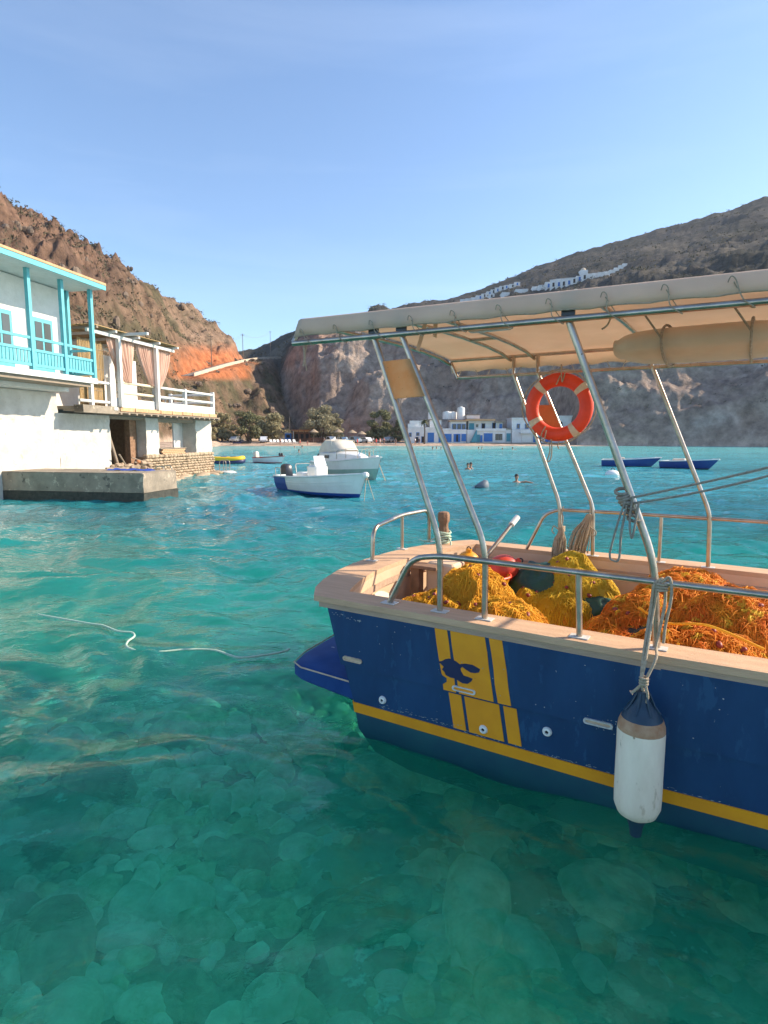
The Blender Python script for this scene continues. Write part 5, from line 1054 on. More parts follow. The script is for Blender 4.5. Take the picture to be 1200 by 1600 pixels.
mb = MB(); mb.bbox((1.35, 0, .48), .5, .75, .55, 0, .05); seat = mb.build('helm_seat', M['grp'], t, smooth=True, ang=30)
mb = MB(); mb.tube(fillet([(1.15, -.36, .7), (1.05, -.36, 1.08), (1.05, .36, 1.08), (1.15, .36, .7)], .1), .018, 6); mb.build('back_rail', M['steel'], seat)
mb = MB(); mb.bbox((3.3, 0, .42), .8, 1.0, .22, 0, .05); mb.build('bow_cushion', M['cream_cover'], t, smooth=True, ang=30)
mb = MB(); [mb.tube(fillet([(.25, s, .58), (.2, s, .92), (.62, s, .92), (.62, s, .6)], .08), .014, 6) for s in (-.78, .78)]; mb.build('stern_rail', M['steel'], t)
outboard(t, -.10, .45, 1.0)
mb = MB(); mb.ball((L + .34, 0, .80), .15, .13, .11, 10, 6, rough=.2); mb.build('anchor_roller', M['white_plastic'], t)
cm = MB(); w0 = V(L + .4, 0, .78); [cm.tube([w0, w0 + V(dx, dy, -.95)], .012, 4) for dx, dy in ((.35, .1), (.15, -.25))]; cm.build('mooring_rope', M['rope'], t)

a, b = on_z(506, 741), on_z(584, 746); L = 5.5
t = thing('cabin_cruiser', 'white cabin cruiser with a canvas cockpit cover moored behind the open skiff', 'motorboat', a, heading(a, b) - .22, 'motorboats moored in the bay')
R = small_boat(t, L, 2.2, .75, 1.15, .35, M['grp'], M['grp_pale'], M['grp'], .55, deck_z=.3, open_to=.45, bt=.50)
mb = MB(); mb.loft([[(x, y, z) for x, y, z in q] for q in [[(1.1, -.92, .82), (1.1, -.86, 1.25), (1.1, -.6, 1.38), (1.1, .6, 1.38), (1.1, .86, 1.25), (1.1, .92, .82)], [(2.6, -.88, .9), (2.6, -.80, 1.30), (2.6, -.55, 1.42), (2.6, .55, 1.42), (2.6, .80, 1.30), (2.6, .88, .9)], [(3.7, -.62, 1.0), (3.65, -.5, 1.25), (3.6, -.3, 1.32), (3.6, .3, 1.32), (3.65, .5, 1.25), (3.7, .62, 1.0)], [(4.5, -.25, 1.08), (4.45, -.2, 1.16), (4.45, -.1, 1.18), (4.45, .1, 1.18), (4.45, .2, 1.16), (4.5, .25, 1.08)]]]); cab = mb.build('cabin', M['grp'], t, smooth=True, ang=35)
for s in (-1, 1): mb = MB(); mb.bbox((2.0, s * .885, 1.10), .42, .05, .17, 0, .02); mb.build('side_window', M['glass'], cab)
mb = MB(); mb.loft([[(1.0, -.85, 1.28), (1.1, -.75, 1.72), (1.1, .75, 1.72), (1.0, .85, 1.28)], [(1.6, -.82, 1.34), (1.55, -.72, 1.98), (1.55, .72, 1.98), (1.6, .82, 1.34)], [(2.5, -.72, 1.38), (2.25, -.60, 1.95), (2.25, .60, 1.95), (2.5, .72, 1.38)], [(3.0, -.55, 1.38), (2.9, -.5, 1.45), (2.9, .5, 1.45), (3.0, .55, 1.38)]], False, False); 
cvr = mb.build('cockpit_cover', M['cream_cover'], t, smooth=True, ang=60)
mb = MB()
for x, q in ((1.08, 1.74), (1.55, 2.0), (2.27, 1.97)): mb.tube([(x, -.80, 1.32), (x, -.72, q - .02), (x, 0, q + .02), (x, .72, q - .02), (x, .80, 1.32)], .014, 5)
mb.build('cover_hoop', M['cream_cover'], cvr)
mb = MB()
for s in (-1, 1):
    mb.tube(fillet([(2.9, s * .80, 1.0), (2.95, s * .78, 1.45), (4.2, s * .45, 1.58), (5.5, s * .06, 1.62)], .12), .016, 6)
    for x, y in ((3.6, .62), (4.4, .38), (5.1, .14)): mb.tube([(x, s * y, 1.05), (x, s * y, 1.55)], .013, 5)
mb.build('pulpit_rail', M['steel'], t)
mb = MB(); mb.bbox((5.45, 0, 1.18), .5, .22, .10, 0, .03); mb.build('bow_sprit', M['grp'], t)
mb = MB(); mb.tube([(5.6, 0, 1.15), (6.2, .2, -.1)], .012, 4); mb.tube([(5.6, 0, 1.15), (6.6, -.1, -.1)], .012, 4); mb.build('mooring_rope', M['rope'], t)
outboard(t, -.15, .55, 1.15, M['motor'])

a, b = on_z(402, 722), on_z(448, 724); L = 3.3
t = thing('rowing_boat', 'small white rowing boat with red trim and cream outboard', 'motorboat', a, heading(a, b), 'motorboats moored in the bay')
small_boat(t, L, 1.35, .40, .58, .18, M['grp'], M['red_trim'], M['grp'], .3, rail_m=M['red_trim'], deck_z=.15)
for x in (.8, 1.7): mb = MB(); mb.box(x, x + .22, -.55, .55, .34, .38); mb.build('thwart', M['red_trim'], t)
outboard(t, -.05, .38, .95, M['cream_cover'])
for x, y in ((2.9, .12), (3.15, -.08), (3.2, .1)): mb = MB(); mb.lathe([(.03, 0), (.09, .08), (.10, .22), (.05, .3)], 10, (x, y, .55)); mb.build('bow_fender', M['black'], t, smooth=True, ang=60)

a = on_z(356, 724)
t = thing('inflatable_dinghy', 'yellow inflatable dinghy with a navy underside by the stone base', 'dinghy', a, -.08)
for nm, m, zc, r, sc in (('lower_tube', M['rubber_navy'], .12, .19, 1.0), ('upper_tube', M['rubber_yellow'], .36, .19, .985)):
    mb = MB(); mb.tube([(sc * 1.28 * math.copysign(abs(math.cos(q)) ** .75, math.cos(q)), sc * .58 * math.copysign(abs(math.sin(q)) ** .75, math.sin(q)), zc + (.09 * max(0, math.cos(q)) ** 3)) for q in [2 * math.pi * j / 40 for j in range(41)]], r, 10, False); mb.build(nm, m, t, smooth=True, ang=80)
mb = MB(); mb.bbox((0, 0, .12), 2.3, 1.0, .06); mb.build('dinghy_floor', M['rubber_navy'], t)
for x, m in ((-.35, 'rubber_navy'), (.45, 'black')): mb = MB(); mb.bbox((x, 0, .50), .26, 1.0, .16, 0, .05); mb.build('seat', M[m], t)

def caique(px0, px1, py0, py1, label, L=None):
    a, b = on_z(px0, py0), on_z(px1, py1); L = L or (b - a).length
    t = thing('blue_rowing_boat', label, 'rowing boat', a, heading(a, b), 'blue rowing boats at anchor'); small_boat(t, L, 1.7, .46, .66, .25, M['boat_blue'], M['black'], M['wood'], .62, rail_m=M['grp'], deck_z=.2, open_to=.7, bt=.06)
    for x in (.25, .5): mb = MB(); mb.box(L * x, L * x + .25, -.7, .7, .40, .44); mb.build('thwart', M['white_paint'], t)
    mb = MB(); mb.bbox((L * .33, .1, .56), .8, .5, .18, .3, .04); mb.build('folded_cover', M['cream_cover'], t); mb = MB(); mb.bbox((L + .42, 0, .66), .5, .14, .10, 0, .03); mb.build('bow_fitting', M['grp'], t); return t
caique(941, 1018, 727.5, 729, 'dark blue rowing boat with white rim anchored beneath the lifebuoy side cliffs')
caique(1037, 1108, 730, 733, 'lighter laden blue rowing boat partly behind the awning post at the right')
t = thing('mooring_buoy', 'round white mooring buoy floating near the blue boats', 'buoy', on_z(957, 742)); mb = MB(); mb.ball((0, 0, .04), .42, .36, .24, 14, 10); mb.build('buoy_ball', M['white_plastic'], t, smooth=True, ang=80); mb = MB(); mb.tube([(.1 * math.cos(q), 0, .3 + .1 * math.sin(q)) for q in [2 * math.pi * j / 12 for j in range(13)]], .02, 5); mb.build('buoy_ring', M['black'], t)
# pale line floating on the surface
fl = [on_z(x, y, .012) for x, y in ((60, 960), (139, 974), (160, 977), (184, 986), (205, 988), (210, 994), (200, 1002), (198, 1010), (212, 1016), (240, 1019), (290, 1015), (335, 1016), (372, 1027), (410, 1024), (440, 1019), (452, 1014))]
mb = MB(); mb.tube(catmull(fl, 6), .011, 6); o = mb.build('floating_line', M['sea_rope'], None, fl[0], smooth=True, ang=80); o.location = fl[0]; tag(o, 'pale green rope floating in loops on the open water', 'rope')

# swimmers: head, shoulders and an arm in one body, hair as a part
def swimmer(px, py, label, s=1.0, rz=0.0, kind=0):
    t = thing('person', label, 'person', on_z(px, py), rz, 'swimmers in the bay'); mb = MB()
    mb.loft([[(x * s, y * s, z * s) for x, y, z in [(k * wx * math.cos(q), k * wy * math.sin(q), zz) for q in [2 * math.pi * j / 12 for j in range(12)]]] for k, wx, wy, zz in ((1, .17, .11, -.45), (1, .21, .12, -.12), (1, .19, .11, .0), (.5, .13, .10, .05), (1, .055, .055, .08), (1, .055, .06, .13), (1, .080, .095, .18), (1, .085, .105, .25), (1, .075, .095, .31), (1, .03, .04, .35))])
    if kind == 1: mb.tube([(.2 * s, 0, -.03 * s), (.42 * s, -.1 * s, .02 * s), (.62 * s, -.2 * s, -.03 * s), (.74 * s, -.24 * s, -.05 * s)], [.05 * s, .045 * s, .038 * s, .03 * s], 8)
    mb.build('body', M['skin'], t, smooth=True, ang=70)
    mb = MB(); mb.ball((0, .012 * s, .275 * s), .096 * s, .115 * s, .10 * s, 12, 8); mb.build('hair', M['hair'], t, smooth=True, ang=80)
for px, py, lab, s, k in ((731, 732, 'dark haired swimmer, one of two close together in mid bay', 1.05, 0), (735.5, 731.5, 'swimmer beside another dark head in mid bay', 1.1, 0), (807, 753, 'nearest dark haired swimmer with one arm stretched out', 1.05, 1), (785, 703, 'lone swimmer farther out behind the pair', 1.0, 0),
        (801, 702.5, 'swimmer near the far blue door houses, facing the shore', 1.2, 1), (748, 701.5, 'swimmer in the shallows below the teal stair house', 1.0, 0), (753, 701.5, 'wading bather below the teal stair house', 1.0, 0), (676, 702, 'leftmost bather in shallow water below the palm', 1.3, 0), (682, 701.5, 'middle bather in shallow water below the palm', 1.2, 0), (689, 702, 'rightmost bather in shallow water below the palm', 1.1, 0),
        (460, 700, 'bather at the waterline behind the red trimmed boat', 1.1, 0), (467, 707, 'swimmer near the red trimmed boat', 1.2, 0), (472, 700, 'tall bather wading ashore by the sunbeds', 1.4, 0), (577, 712, 'swimmer behind the cabin cruiser pulpit', 1.1, 0)):
    swimmer(px, py, lab, s, random.uniform(-1, 1), k)
t = thing('person', 'snorkeller whose grey wetsuit back breaks the surface', 'person', on_z(753, 760), .3, 'swimmers in the bay'); mb = MB(); mb.loft([[(x, k * .26 * math.cos(q), max(zz * math.sin(q), -.1)) for q in [2 * math.pi * j / 12 for j in range(12)]] for x, k, zz in ((-.36, .1, .02), (-.25, .6, .08), (-.05, 1, .20), (.12, .9, .30), (.26, .5, .26), (.34, .1, .1))]); mb.build('body', mat('grey_wetsuit', (.10, .13, .16), rough=.6), t, smooth=True, ang=70)

# ------------------------------------------------------------------ the beach across the bay
HY = 158.0
def fx(px, Y=HY): return (px - 600) / FPX * Y * 1.0076
def fz(py, Y=HY): return at_y(600, py, Y).z
BLUE, TEAL, WH, DK = 'shutter_blue', 'teal_door', 'white_paint', 'dark'
def bay_house(label, bodies, doors=(), windows=(), slabs=(), rails=(), stairs=None, m='white_wash'):
    x0 = fx(bodies[0][0]); base = V((fx(bodies[0][0]) + fx(bodies[0][1])) / 2, HY, .6)
    t = thing('boat_house', label, 'house', base, group='whitewashed boat houses along the shore'); o = base
    B = lambda a, b, yt, yb, n0, n1: (fx(a) - o.x, fx(b) - o.x, n0, n1, max(fz(yb) - o.z, -1.0), fz(yt) - o.z)
    for a, b, yt, yb, n0, n1 in bodies: part(t, 'wall', M[m], B(a, b, yt, yb, n0, n1))
    for a, b, yt, yb, n0, n1, mm in slabs: part(t, 'roof_slab', M[mm], B(a, b, yt, yb, n0, n1))
    for a, b, yt, yb, n, mm in doors:
        d = part(t, 'door', M[mm], B(a, b, yt, yb, n - .07, n + .05)); w = (fx(b) - fx(a))
        part(d, 'door_frame', M['white_paint'] if mm != DK else M['shutter_blue'], (fx(a) - o.x - .09, fx(a) - o.x - .005, n - .10, n + .04, fz(yb) - o.z, fz(yt) - o.z + .08), (fx(b) - o.x + .005, fx(b) - o.x + .09, n - .10, n + .04, fz(yb) - o.z, fz(yt) - o.z + .08))
        if w > 1.3: part(d, 'door_leaf', M[mm], (fx(a) - o.x + .08, (fx(a) + fx(b)) / 2 - o.x - .03, n - .11, n - .072, fz(yb) - o.z + .05, fz(yt) - o.z - .08), ((fx(a) + fx(b)) / 2 - o.x + .03, fx(b) - o.x - .08, n - .11, n - .072, fz(yb) - o.z + .05, fz(yt) - o.z - .08))
    for a, b, yt, yb, n, mm in windows:
        w = part(t, 'window', M[mm], B(a, b, yt, yb, n - .08, n + .05)); part(w, 'pane', M['glass'], B(a + .7, b - .7, yt + .7, yb - .7, n - .10, n - .081)); part(w, 'sill', M['white_paint'], B(a - .4, b + .4, yb, yb + .5, n - .16, n + .02))
    for a, b, yt, yb, n in rails: part(t, 'parapet', M[m], B(a, b, yt, yb, n - .12, n + .1))
    if stairs:
        a, b, yt, yb, n, mm = stairs; k = 10
        for i in range(k): part(t, 'step', M[mm], (fx(a + (b - a) * i / k) - o.x, fx(a + (b - a) * (i + 1) / k) - o.x, n - 1.0, n, fz(yb) - o.z, fz(yt + (yb - yt) * i / k) - o.z))
    return t
bay_house('pinkish white boat house at the left end of the row behind the palm', [(637, 664, 668, 693, 0, 6), (640, 664, 657, 667.8, 1, 6), (637, 648, 662, 667.8, .2, 3)], [(658, 661.5, 682, 691.5, 0, DK), (649, 652.5, 683, 691.5, 0, DK)], [(638.5, 642.5, 676, 682.5, 0, BLUE), (649.5, 654.5, 675.5, 681, 0, BLUE)], m='white_wash')
bay_house('low white boat house with two blue doors and a roof terrace, right of the palm', [(664.5, 689.5, 669.5, 693, 0, 6), (672, 689.5, 656, 669.3, 3, 7)], [(667, 677, 676, 691, 0, BLUE), (684, 689, 678, 691, 0, BLUE)], rails=[(664.5, 689.5, 667.5, 670, 0)], windows=[(679, 684, 660, 666, 3, WH)], slabs=[(671, 690, 654.5, 655.9, 2.6, 7.2, 'concrete')])
bay_house('two storey boat house with a wide blue shuttered upper floor', [(690, 727, 671.5, 693, 0, 6), (703, 727, 658.5, 671.3, 1.2, 6)], [(691, 704, 678, 690.5, 0, BLUE), (707, 717.5, 678, 690.5, 0, BLUE), (711, 714, 679, 690, -.09, DK), (719, 726.5, 678, 689.5, 0, BLUE)], [(705.5, 712, 662, 671, 1.2, BLUE), (713, 719.5, 662, 671, 1.2, BLUE), (720.2, 726.5, 662, 671, 1.2, BLUE)], [(701.5, 728.5, 656.5, 658.3, .4, 6.4, 'tile')], [(690, 703, 669.5, 672, 0), (703, 727, 671, 673.2, 0)])
bay_house('largest boat house with teal stairs, long balcony and shaded roof terrace', [(728, 787, 671.5, 693, 0, 7), (731, 784, 657.5, 671.3, 1.8, 7)], [(732, 740, 661, 671.2, 1.8, TEAL), (752, 756.5, 661.5, 671.2, 1.8, DK), (768.5, 773, 660.5, 671.2, 1.8, DK), (779, 783.5, 662, 671.2, 1.8, BLUE), (753.5, 767, 677, 690, 0, BLUE), (743, 747.5, 679, 691, 0, TEAL), (748, 751.5, 680, 691, 0, BLUE)], [(771.5, 776.5, 678, 687.5, 0, DK), (777.2, 782, 678, 687.5, 0, DK), (742, 747, 662, 668, 1.8, WH)], [(727, 771, 654.5, 657.3, .2, 7.3, 'tile'), (771.3, 785.5, 657.9, 659.9, .0, 7.3, 'concrete')], [(741, 787, 669.5, 673.4, -.25)], (742, 733, 672, 691, -.15, TEAL))
bay_house('small gap building with teal door between the larger boat houses', [(788, 796.5, 671, 693, .6, 5)], [(789, 795.5, 677, 690, .6, TEAL)], slabs=[(787.3, 797, 669.5, 670.8, .3, 5.2, 'concrete')])
bay_house('plain white boat house with two upper blue windows and a projecting balcony', [(797, 839, 671.5, 693, 0, 7), (797, 841, 654.5, 671.3, .6, 7)], [(812, 827, 678.5, 691, 0, 'white_plastic'), (829.5, 836, 679, 691, 0, BLUE)], [(804.5, 809.5, 662, 670, .6, BLUE), (817, 823, 662, 670, .6, BLUE), (828, 833, 662, 670, .6, BLUE)], [(796.5, 842, 652.6, 654.3, .3, 7.3, 'white_wash'), (808, 829, 675.5, 677.2, -1.3, -.01, 'white_wash')], [(808, 829, 671.5, 675.3, -1.2)])
tt = bay_house('white house at the right end of the row with a round porthole window', [(842, 895, 669, 693, 0, 7), (845, 892, 651, 668.8, 1, 7)], [(848, 858, 678, 691, 0, BLUE), (880, 889, 678, 691, 0, BLUE)], [(851, 856, 659, 665, 1, BLUE)], [(844, 893, 649.3, 650.8, .7, 7.3, 'white_wash')], [(842, 895, 666.5, 669.2, 0)])
mb = MB(); mb.lathe([(.62, 0), (.62, .12), (.45, .14), (.44, .02), (.01, .02)], 18, (fx(872) - (fx(842) + fx(895)) / 2, .98, fz(662) - .6), Matrix.Rotation(math.radians(90), 3, 'X')); pw = mb.build('porthole', M['dark'], tt, smooth=True, ang=40)
t = thing('shore_wall', 'dark low quay wall under the boat houses', 'wall', (fx(830), HY - 1.2, 0)); part(t, 'wall_face', M['algae'], (fx(742) - fx(830), fx(905) - fx(830), -.6, .5, -1, .55)); part(t, 'wall_top', M['concrete'], (fx(742) - fx(830), fx(905) - fx(830), -.65, 1.0, .553, .70))
def tank(px, py, r, h, Y, label):
    b = V(fx(px, Y), Y, fz(py, Y)); t = thing('water_tank', label, 'water tank', b, group='roof water tanks'); mb = MB(); mb.lathe([(r, 0), (r, h * .9), (r * .9, h), (.05, h * 1.03)], 16); mb.build('tank_drum', M['white_wash'], t, smooth=True, ang=40); mb = MB(); mb.lathe([(r * .35, h * 1.0), (r * .35, h * 1.08), (.02, h * 1.09)], 12); mb.build('lid', M['white_plastic'], t)
tank(671, 655.6, .6, 1.9, HY + 5, 'slim white tank left above the low roof terrace'); tank(697, 655, 1.3, 2.0, HY + 6.5, 'left of two squat white roof tanks'); tank(706, 655, 1.0, 1.9, HY + 6.5, 'right of two squat white roof tanks'); tank(718, 655.5, 1.0, 3.2, HY + 5, 'tallest white roof tank above the shuttered house')
t = thing('roof_store', 'low white roof structure above the teal stair house', 'roof store', (fx(740), HY + 4.5, fz(654.3, HY + 4.5))); part(t, 'wall', M['white_wash'], (-1.7, 1.7, -1.2, 1.2, 0, .9)); part(t, 'roof_slab', M['concrete'], (-1.9, 1.9, -1.4, 1.4, .903, 1.05))

# trees
def leaf_cards(par, centers, radii, m, n, size, seed, name='crown'):
    g = np.random.default_rng(seed); c = np.asarray(centers); r = np.asarray(radii); w = (r ** 2).sum(1) if r.ndim > 1 else r ** 2; idx = g.choice(len(c), n, p=w / w.sum())
    d = g.normal(0, 1, (n, 3)); d /= np.linalg.norm(d, axis=1)[:, None]; p = c[idx] + d * (r[idx] if r.ndim > 1 else r[idx][:, None]) * (g.random((n, 1)) ** .45)
    a = g.normal(0, 1, (n, 3)); a /= np.linalg.norm(a, axis=1)[:, None]; b = np.cross(a, g.normal(0, 1, (n, 3))); b /= np.linalg.norm(b, axis=1)[:, None]; s = size * g.uniform(.6, 1.4, (n, 1))
    v = np.stack([p - a * s, p + b * s * .5, p + a * s, p - b * s * .5], 1).reshape(-1, 3); o = poly_np(name, v, np.arange(n * 4).reshape(-1, 4), m, 4); o.parent = par; return o
def tamarisk(px, py, ytop, wpx, Y, m, label, seed, n=4600):
    g = random.Random(seed); x = fx(px, Y); z = max(ground_z(x, Y), .3); H = fz(ytop, Y) - z; Wd = wpx / FPX * Y / 2; t = thing('tamarisk_tree', label, 'tree', (x, Y, z), group='trees behind the beach')
    mb = MB(); ce, ra = [], []
    for k in range(g.choice((3, 4))):
        a = g.uniform(0, 6.28); p0 = V(.15 * math.cos(a), .15 * math.sin(a), -.2); p1 = p0 + V(Wd * .25 * math.cos(a), Wd * .25 * math.sin(a), H * .3); p2 = p1 + V(Wd * .25 * math.cos(a + .4), Wd * .25 * math.sin(a + .4), H * .3)
        mb.tube([p0, (p0 + p1) / 2 + V(.08, .05, 0), p1, p2], [.22, .18, .13, .06], 7)
        for q in range(3): e = p2 + V(g.uniform(-.5, .5) * Wd, g.uniform(-.5, .5) * Wd, g.uniform(.0, .25) * H); mb.tube([p1, (p1 + e) / 2 + V(0, 0, .15), e], [.09, .07, .03], 5)
    mb.build('trunk', M['bark'], t, smooth=True, ang=80)
    for k in range(30):
        a, q = g.uniform(0, 6.28), g.random() ** .6; zz = H * g.uniform(.10, .88); rr = Wd * g.uniform(.26, .46) * (1 - .25 * (zz / H)); k2 = Wd * (1.0 if zz < .65 * H else .72) - rr * .5
        ce.append((q * k2 * math.cos(a), q * k2 * .8 * math.sin(a), zz)); ra.append((rr, rr, rr * .62))
    leaf_cards(t, ce, ra, m, n, .31, seed); return t
tamarisk(352, 688, 642, 44, 166, M['leaf_a'], 'olive tree nearest the stone base of the terrace house', 1); tamarisk(331, 686, 637, 39, 158, M['leaf_a'], 'tree half hidden behind the terrace house corner', 2)
tamarisk(392, 690, 639, 52, 163, M['leaf_b'], 'dark round tree between two paler olive ones on the left beach', 3); tamarisk(430, 689, 645, 59, 168, M['leaf_a'], 'wide olive tree left of the blue booth', 4); tamarisk(408, 688, 648, 39, 172, M['leaf_a'], 'low tree just behind the dark round one', 5)
tamarisk(503, 690, 631, 66, 166, M['leaf_c'], 'tallest grey green tree spreading over the taverna', 6, 8000); tamarisk(523, 690, 641, 36, 170, M['leaf_c'], 'grey green tree leaning right of the tallest one', 7); tamarisk(594, 691, 637, 46, 167, M['leaf_b'], 'dense dark tree left of the boat houses', 8, 6000); tamarisk(622, 692, 652, 26, 165, M['leaf_b'], 'small dark tree beside the pinkish boat house', 9, 3200)
t = thing('palm_tree', 'single palm in front of the pinkish boat house', 'palm', (fx(662, 154), 154, .5)); Hp = fz(658, 154) - .5; mb = MB(); mb.tube([(0, 0, -.2), (.08, 0, Hp * .5), (.0, 0, Hp)], [.20, .15, .13], 8); mb.build('trunk', M['bark'], t, smooth=True, ang=80)
for k in range(22):
    a = k * 2.4; el = .9 - 1.5 * (k / 22); X = []; L = 1.5
    for i in range(7): s = i / 6; X.append(V(math.cos(a) * L * s * math.cos(el * (1 - .5 * s)), math.sin(a) * L * s * math.cos(el * (1 - .5 * s)), Hp + L * s * math.sin(el) - .9 * s * s))
    mb = MB(); sd_ = V(-math.sin(a), math.cos(a), 0); mb.loft([[p + sd_ * w, p + V(0, 0, .05), p - sd_ * w] for p, w in zip(X, (.04, .16, .22, .22, .17, .1, .01))], False, False); mb.build('frond', M['palm_leaf'], t)

# taverna, booth, parasols, sunbeds, cars
t = thing('taverna', 'brown beach taverna with an orange awning roof', 'taverna', (fx(474, 165), 165, .9)); part(t, 'wall', M['taverna'], (-2.2, 2.2, 0, 4, 0, 2.6)); part(t, 'awning_roof', M['roof_orange'], (-2.7, 2.6, -1.6, 4.2, 3.05, 3.2)); part(t, 'upper_wall', M['tile'], (-2.2, 2.2, .1, 3.9, 2.604, 3.045)); part(t, 'side_panel', M['white_paint'], (-2.35, -2.21, -.8, 1.2, 0, 2.9))
for x in (-2.4, -.8, .8, 2.3): part(t, 'post', M['taverna'], (x - .07, x + .07, -1.5, -1.36, -.3, 3.046))
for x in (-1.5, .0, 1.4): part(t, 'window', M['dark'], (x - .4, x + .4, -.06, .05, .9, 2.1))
t = thing('terrace_fence', 'brown timber fence of the taverna terrace', 'fence', (fx(497, 160), 160, .6)); [part(t, 'board', M['taverna'], (-2.3 + k * .46, -1.9 + k * .46, -.03, .03, .0, 1.3)) for k in range(10)]; part(t, 'top_rail', M['taverna'], (-2.35, 2.3, -.06, .06, 1.304, 1.38))
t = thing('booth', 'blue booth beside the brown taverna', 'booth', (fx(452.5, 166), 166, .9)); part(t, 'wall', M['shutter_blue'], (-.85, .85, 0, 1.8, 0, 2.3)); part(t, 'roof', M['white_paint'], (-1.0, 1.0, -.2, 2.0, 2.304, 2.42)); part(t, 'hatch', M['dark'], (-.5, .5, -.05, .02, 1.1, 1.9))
def parasol(px, ytop, Y, label):
    x = fx(px, Y); z = .6; H = fz(ytop, Y) - z; t = thing('straw_parasol', label, 'parasol', (x, Y, z), group='straw parasols on the beach'); mb = MB(); mb.tube([(0, 0, -.2), (0, 0, H)], .06, 6); mb.build('pole', M['pole'], t); mb = MB(); mb.lathe([(1.28, H - .75), (1.22, H - .65), (.5, H - .15), (.05, H + .1), (.03, H + .02), (.5, H - .25), (1.2, H - .74)], 16); mb.build('thatch', M['straw'], t)
for px, yt, lab in ((492, 671, 'straw parasol beside the taverna fence'), (530, 671, 'leftmost straw parasol before the parked cars'), (551, 672, 'straw parasol between two pale parked cars'), (565.5, 674, 'lowest straw parasol, nearest the dense dark tree')): parasol(px, yt, 158, lab)
def sunbed(px, py, Y, rz, label):
    t = thing('sunbed', label, 'sunbed', (fx(px, Y), Y, .55), rz, 'white sunbeds on the beach'); mb = MB(); mb.hexa([(-.33, -1.0, .30), (.33, -1.0, .30), (.33, .4, .30), (-.33, .4, .30), (-.33, -1.0, .38), (.33, -1.0, .38), (.33, .4, .38), (-.33, .4, .38)]); mb.build('seat', M['white_plastic'], t); mb = MB(); mb.hexa([(-.33, .41, .30), (.33, .41, .30), (.33, .95, .95), (-.33, .95, .95), (-.33, .40, .38), (.33, .40, .38), (.33, .90, 1.02), (-.33, .90, 1.02)]); mb.build('backrest', M['white_plastic'], t)
    for x in (-.28, .28):
        for y in (-.85, .3): part(t, 'leg', M['white_plastic'], (x - .03, x + .03, y - .03, y + .03, 0, .298))
for k in range(7): sunbed(427 + k * 6.0, 688, 153 + (k % 2) * 1.2, .5 + .1 * (k % 3), ('first', 'second', 'third', 'fourth', 'fifth', 'sixth', 'last')[k] + ' white sunbed counted from the left in the beach row')
def car(px, Y, rz, m, label, van=0.0, z=None):
    x = fx(px, Y); t = thing('parked_car', label, 'car', (x, Y, ground_z(x, Y) if z is None else z), rz, 'cars parked behind the beach'); h = 1.45 + van
    pr = [(-2.0, .35), (-2.05, .75), (-1.75, .95), (-1.3, .98), (-.75, h - .05), (.9, h), (1.6, h - .12 + van * .1), (1.95, .95), (2.0, .4)]
    mb = MB(); mb.loft([[(X * kx, y, Z if Z < 1.0 else Z) for X, Z in pr] for y, kx in ((-.82, .97), (-.84, 1), (-.62, 1), (.62, 1), (.84, 1), (.82, .97))]); mb.build('body', m, t, smooth=True, ang=30)
    mb = MB(); mb.mesh([(-1.24, -.72, 1.02), (-1.24, .72, 1.02), (-.79, .60, h - .10), (-.79, -.60, h - .10)], [(0, 1, 2, 3)]); mb.build('windscreen', M['glass'], t)
    for s in (-1, 1): mb = MB(); mb.mesh([(-.95, s * .852, .98), (1.5, s * .852, .98), (1.2, s * .849, h - .14), (-.62, s * .849, h - .14)], [(0, 1, 2, 3)]); mb.build('side_window', M['glass'], t); part(t, 'headlight', M['white_plastic'], (-2.07, -1.98, s * .62 - .16, s * .62 + .16, .66, .8))
    for X in (-1.25, 1.25):
        for s in (-1, 1): mb = MB(); mb.lathe([(.31, -.10), (.31, .10), (.18, .105)], 14, (X, s * .76, .31), Matrix.Rotation(math.radians(90), 3, 'X')); w = mb.build('wheel', M['black'], t, smooth=True, ang=40)
    return t
for px, Y, rz, m, lab, v in ((519, 159, 1.05, 'car_white', 'white parked car nearest the taverna', .25), (537, 159.5, 1.15, 'car_blue', 'pale blue parked car next to the white one', .1), (556, 159, 1.1, 'car_blue', 'pale blue parked hatchback under the parasols', .2), (573, 159.5, 1.2, 'car_white', 'white parked car beside the dense dark tree', .0), (415, 159.5, .7, 'car_white', 'white car parked under the left olive trees', .2), (371, 160, .4, 'car_grey', 'silver car parked behind the beached dinghies', .1), (607, 161, .2, 'car_grey', 'low silver car in the shade by the boat houses', 0)): car(px, Y, rz + math.pi / 2 - .6, M[m], lab, v)
for px, lab, m in ((367, 'dark dinghy beached farther left', 'rubber_navy'), (381, 'dark dinghy beached beside another, farther right', 'black')):
    t = thing('beached_dinghy', lab, 'dinghy', (fx(px, 153), 153, .55), .1, 'dinghies pulled up on the sand'); small_boat(t, 2.3, 1.0, .3, .45, .05, M[m], M[m], M['car_grey'], .2, deck_z=.1)
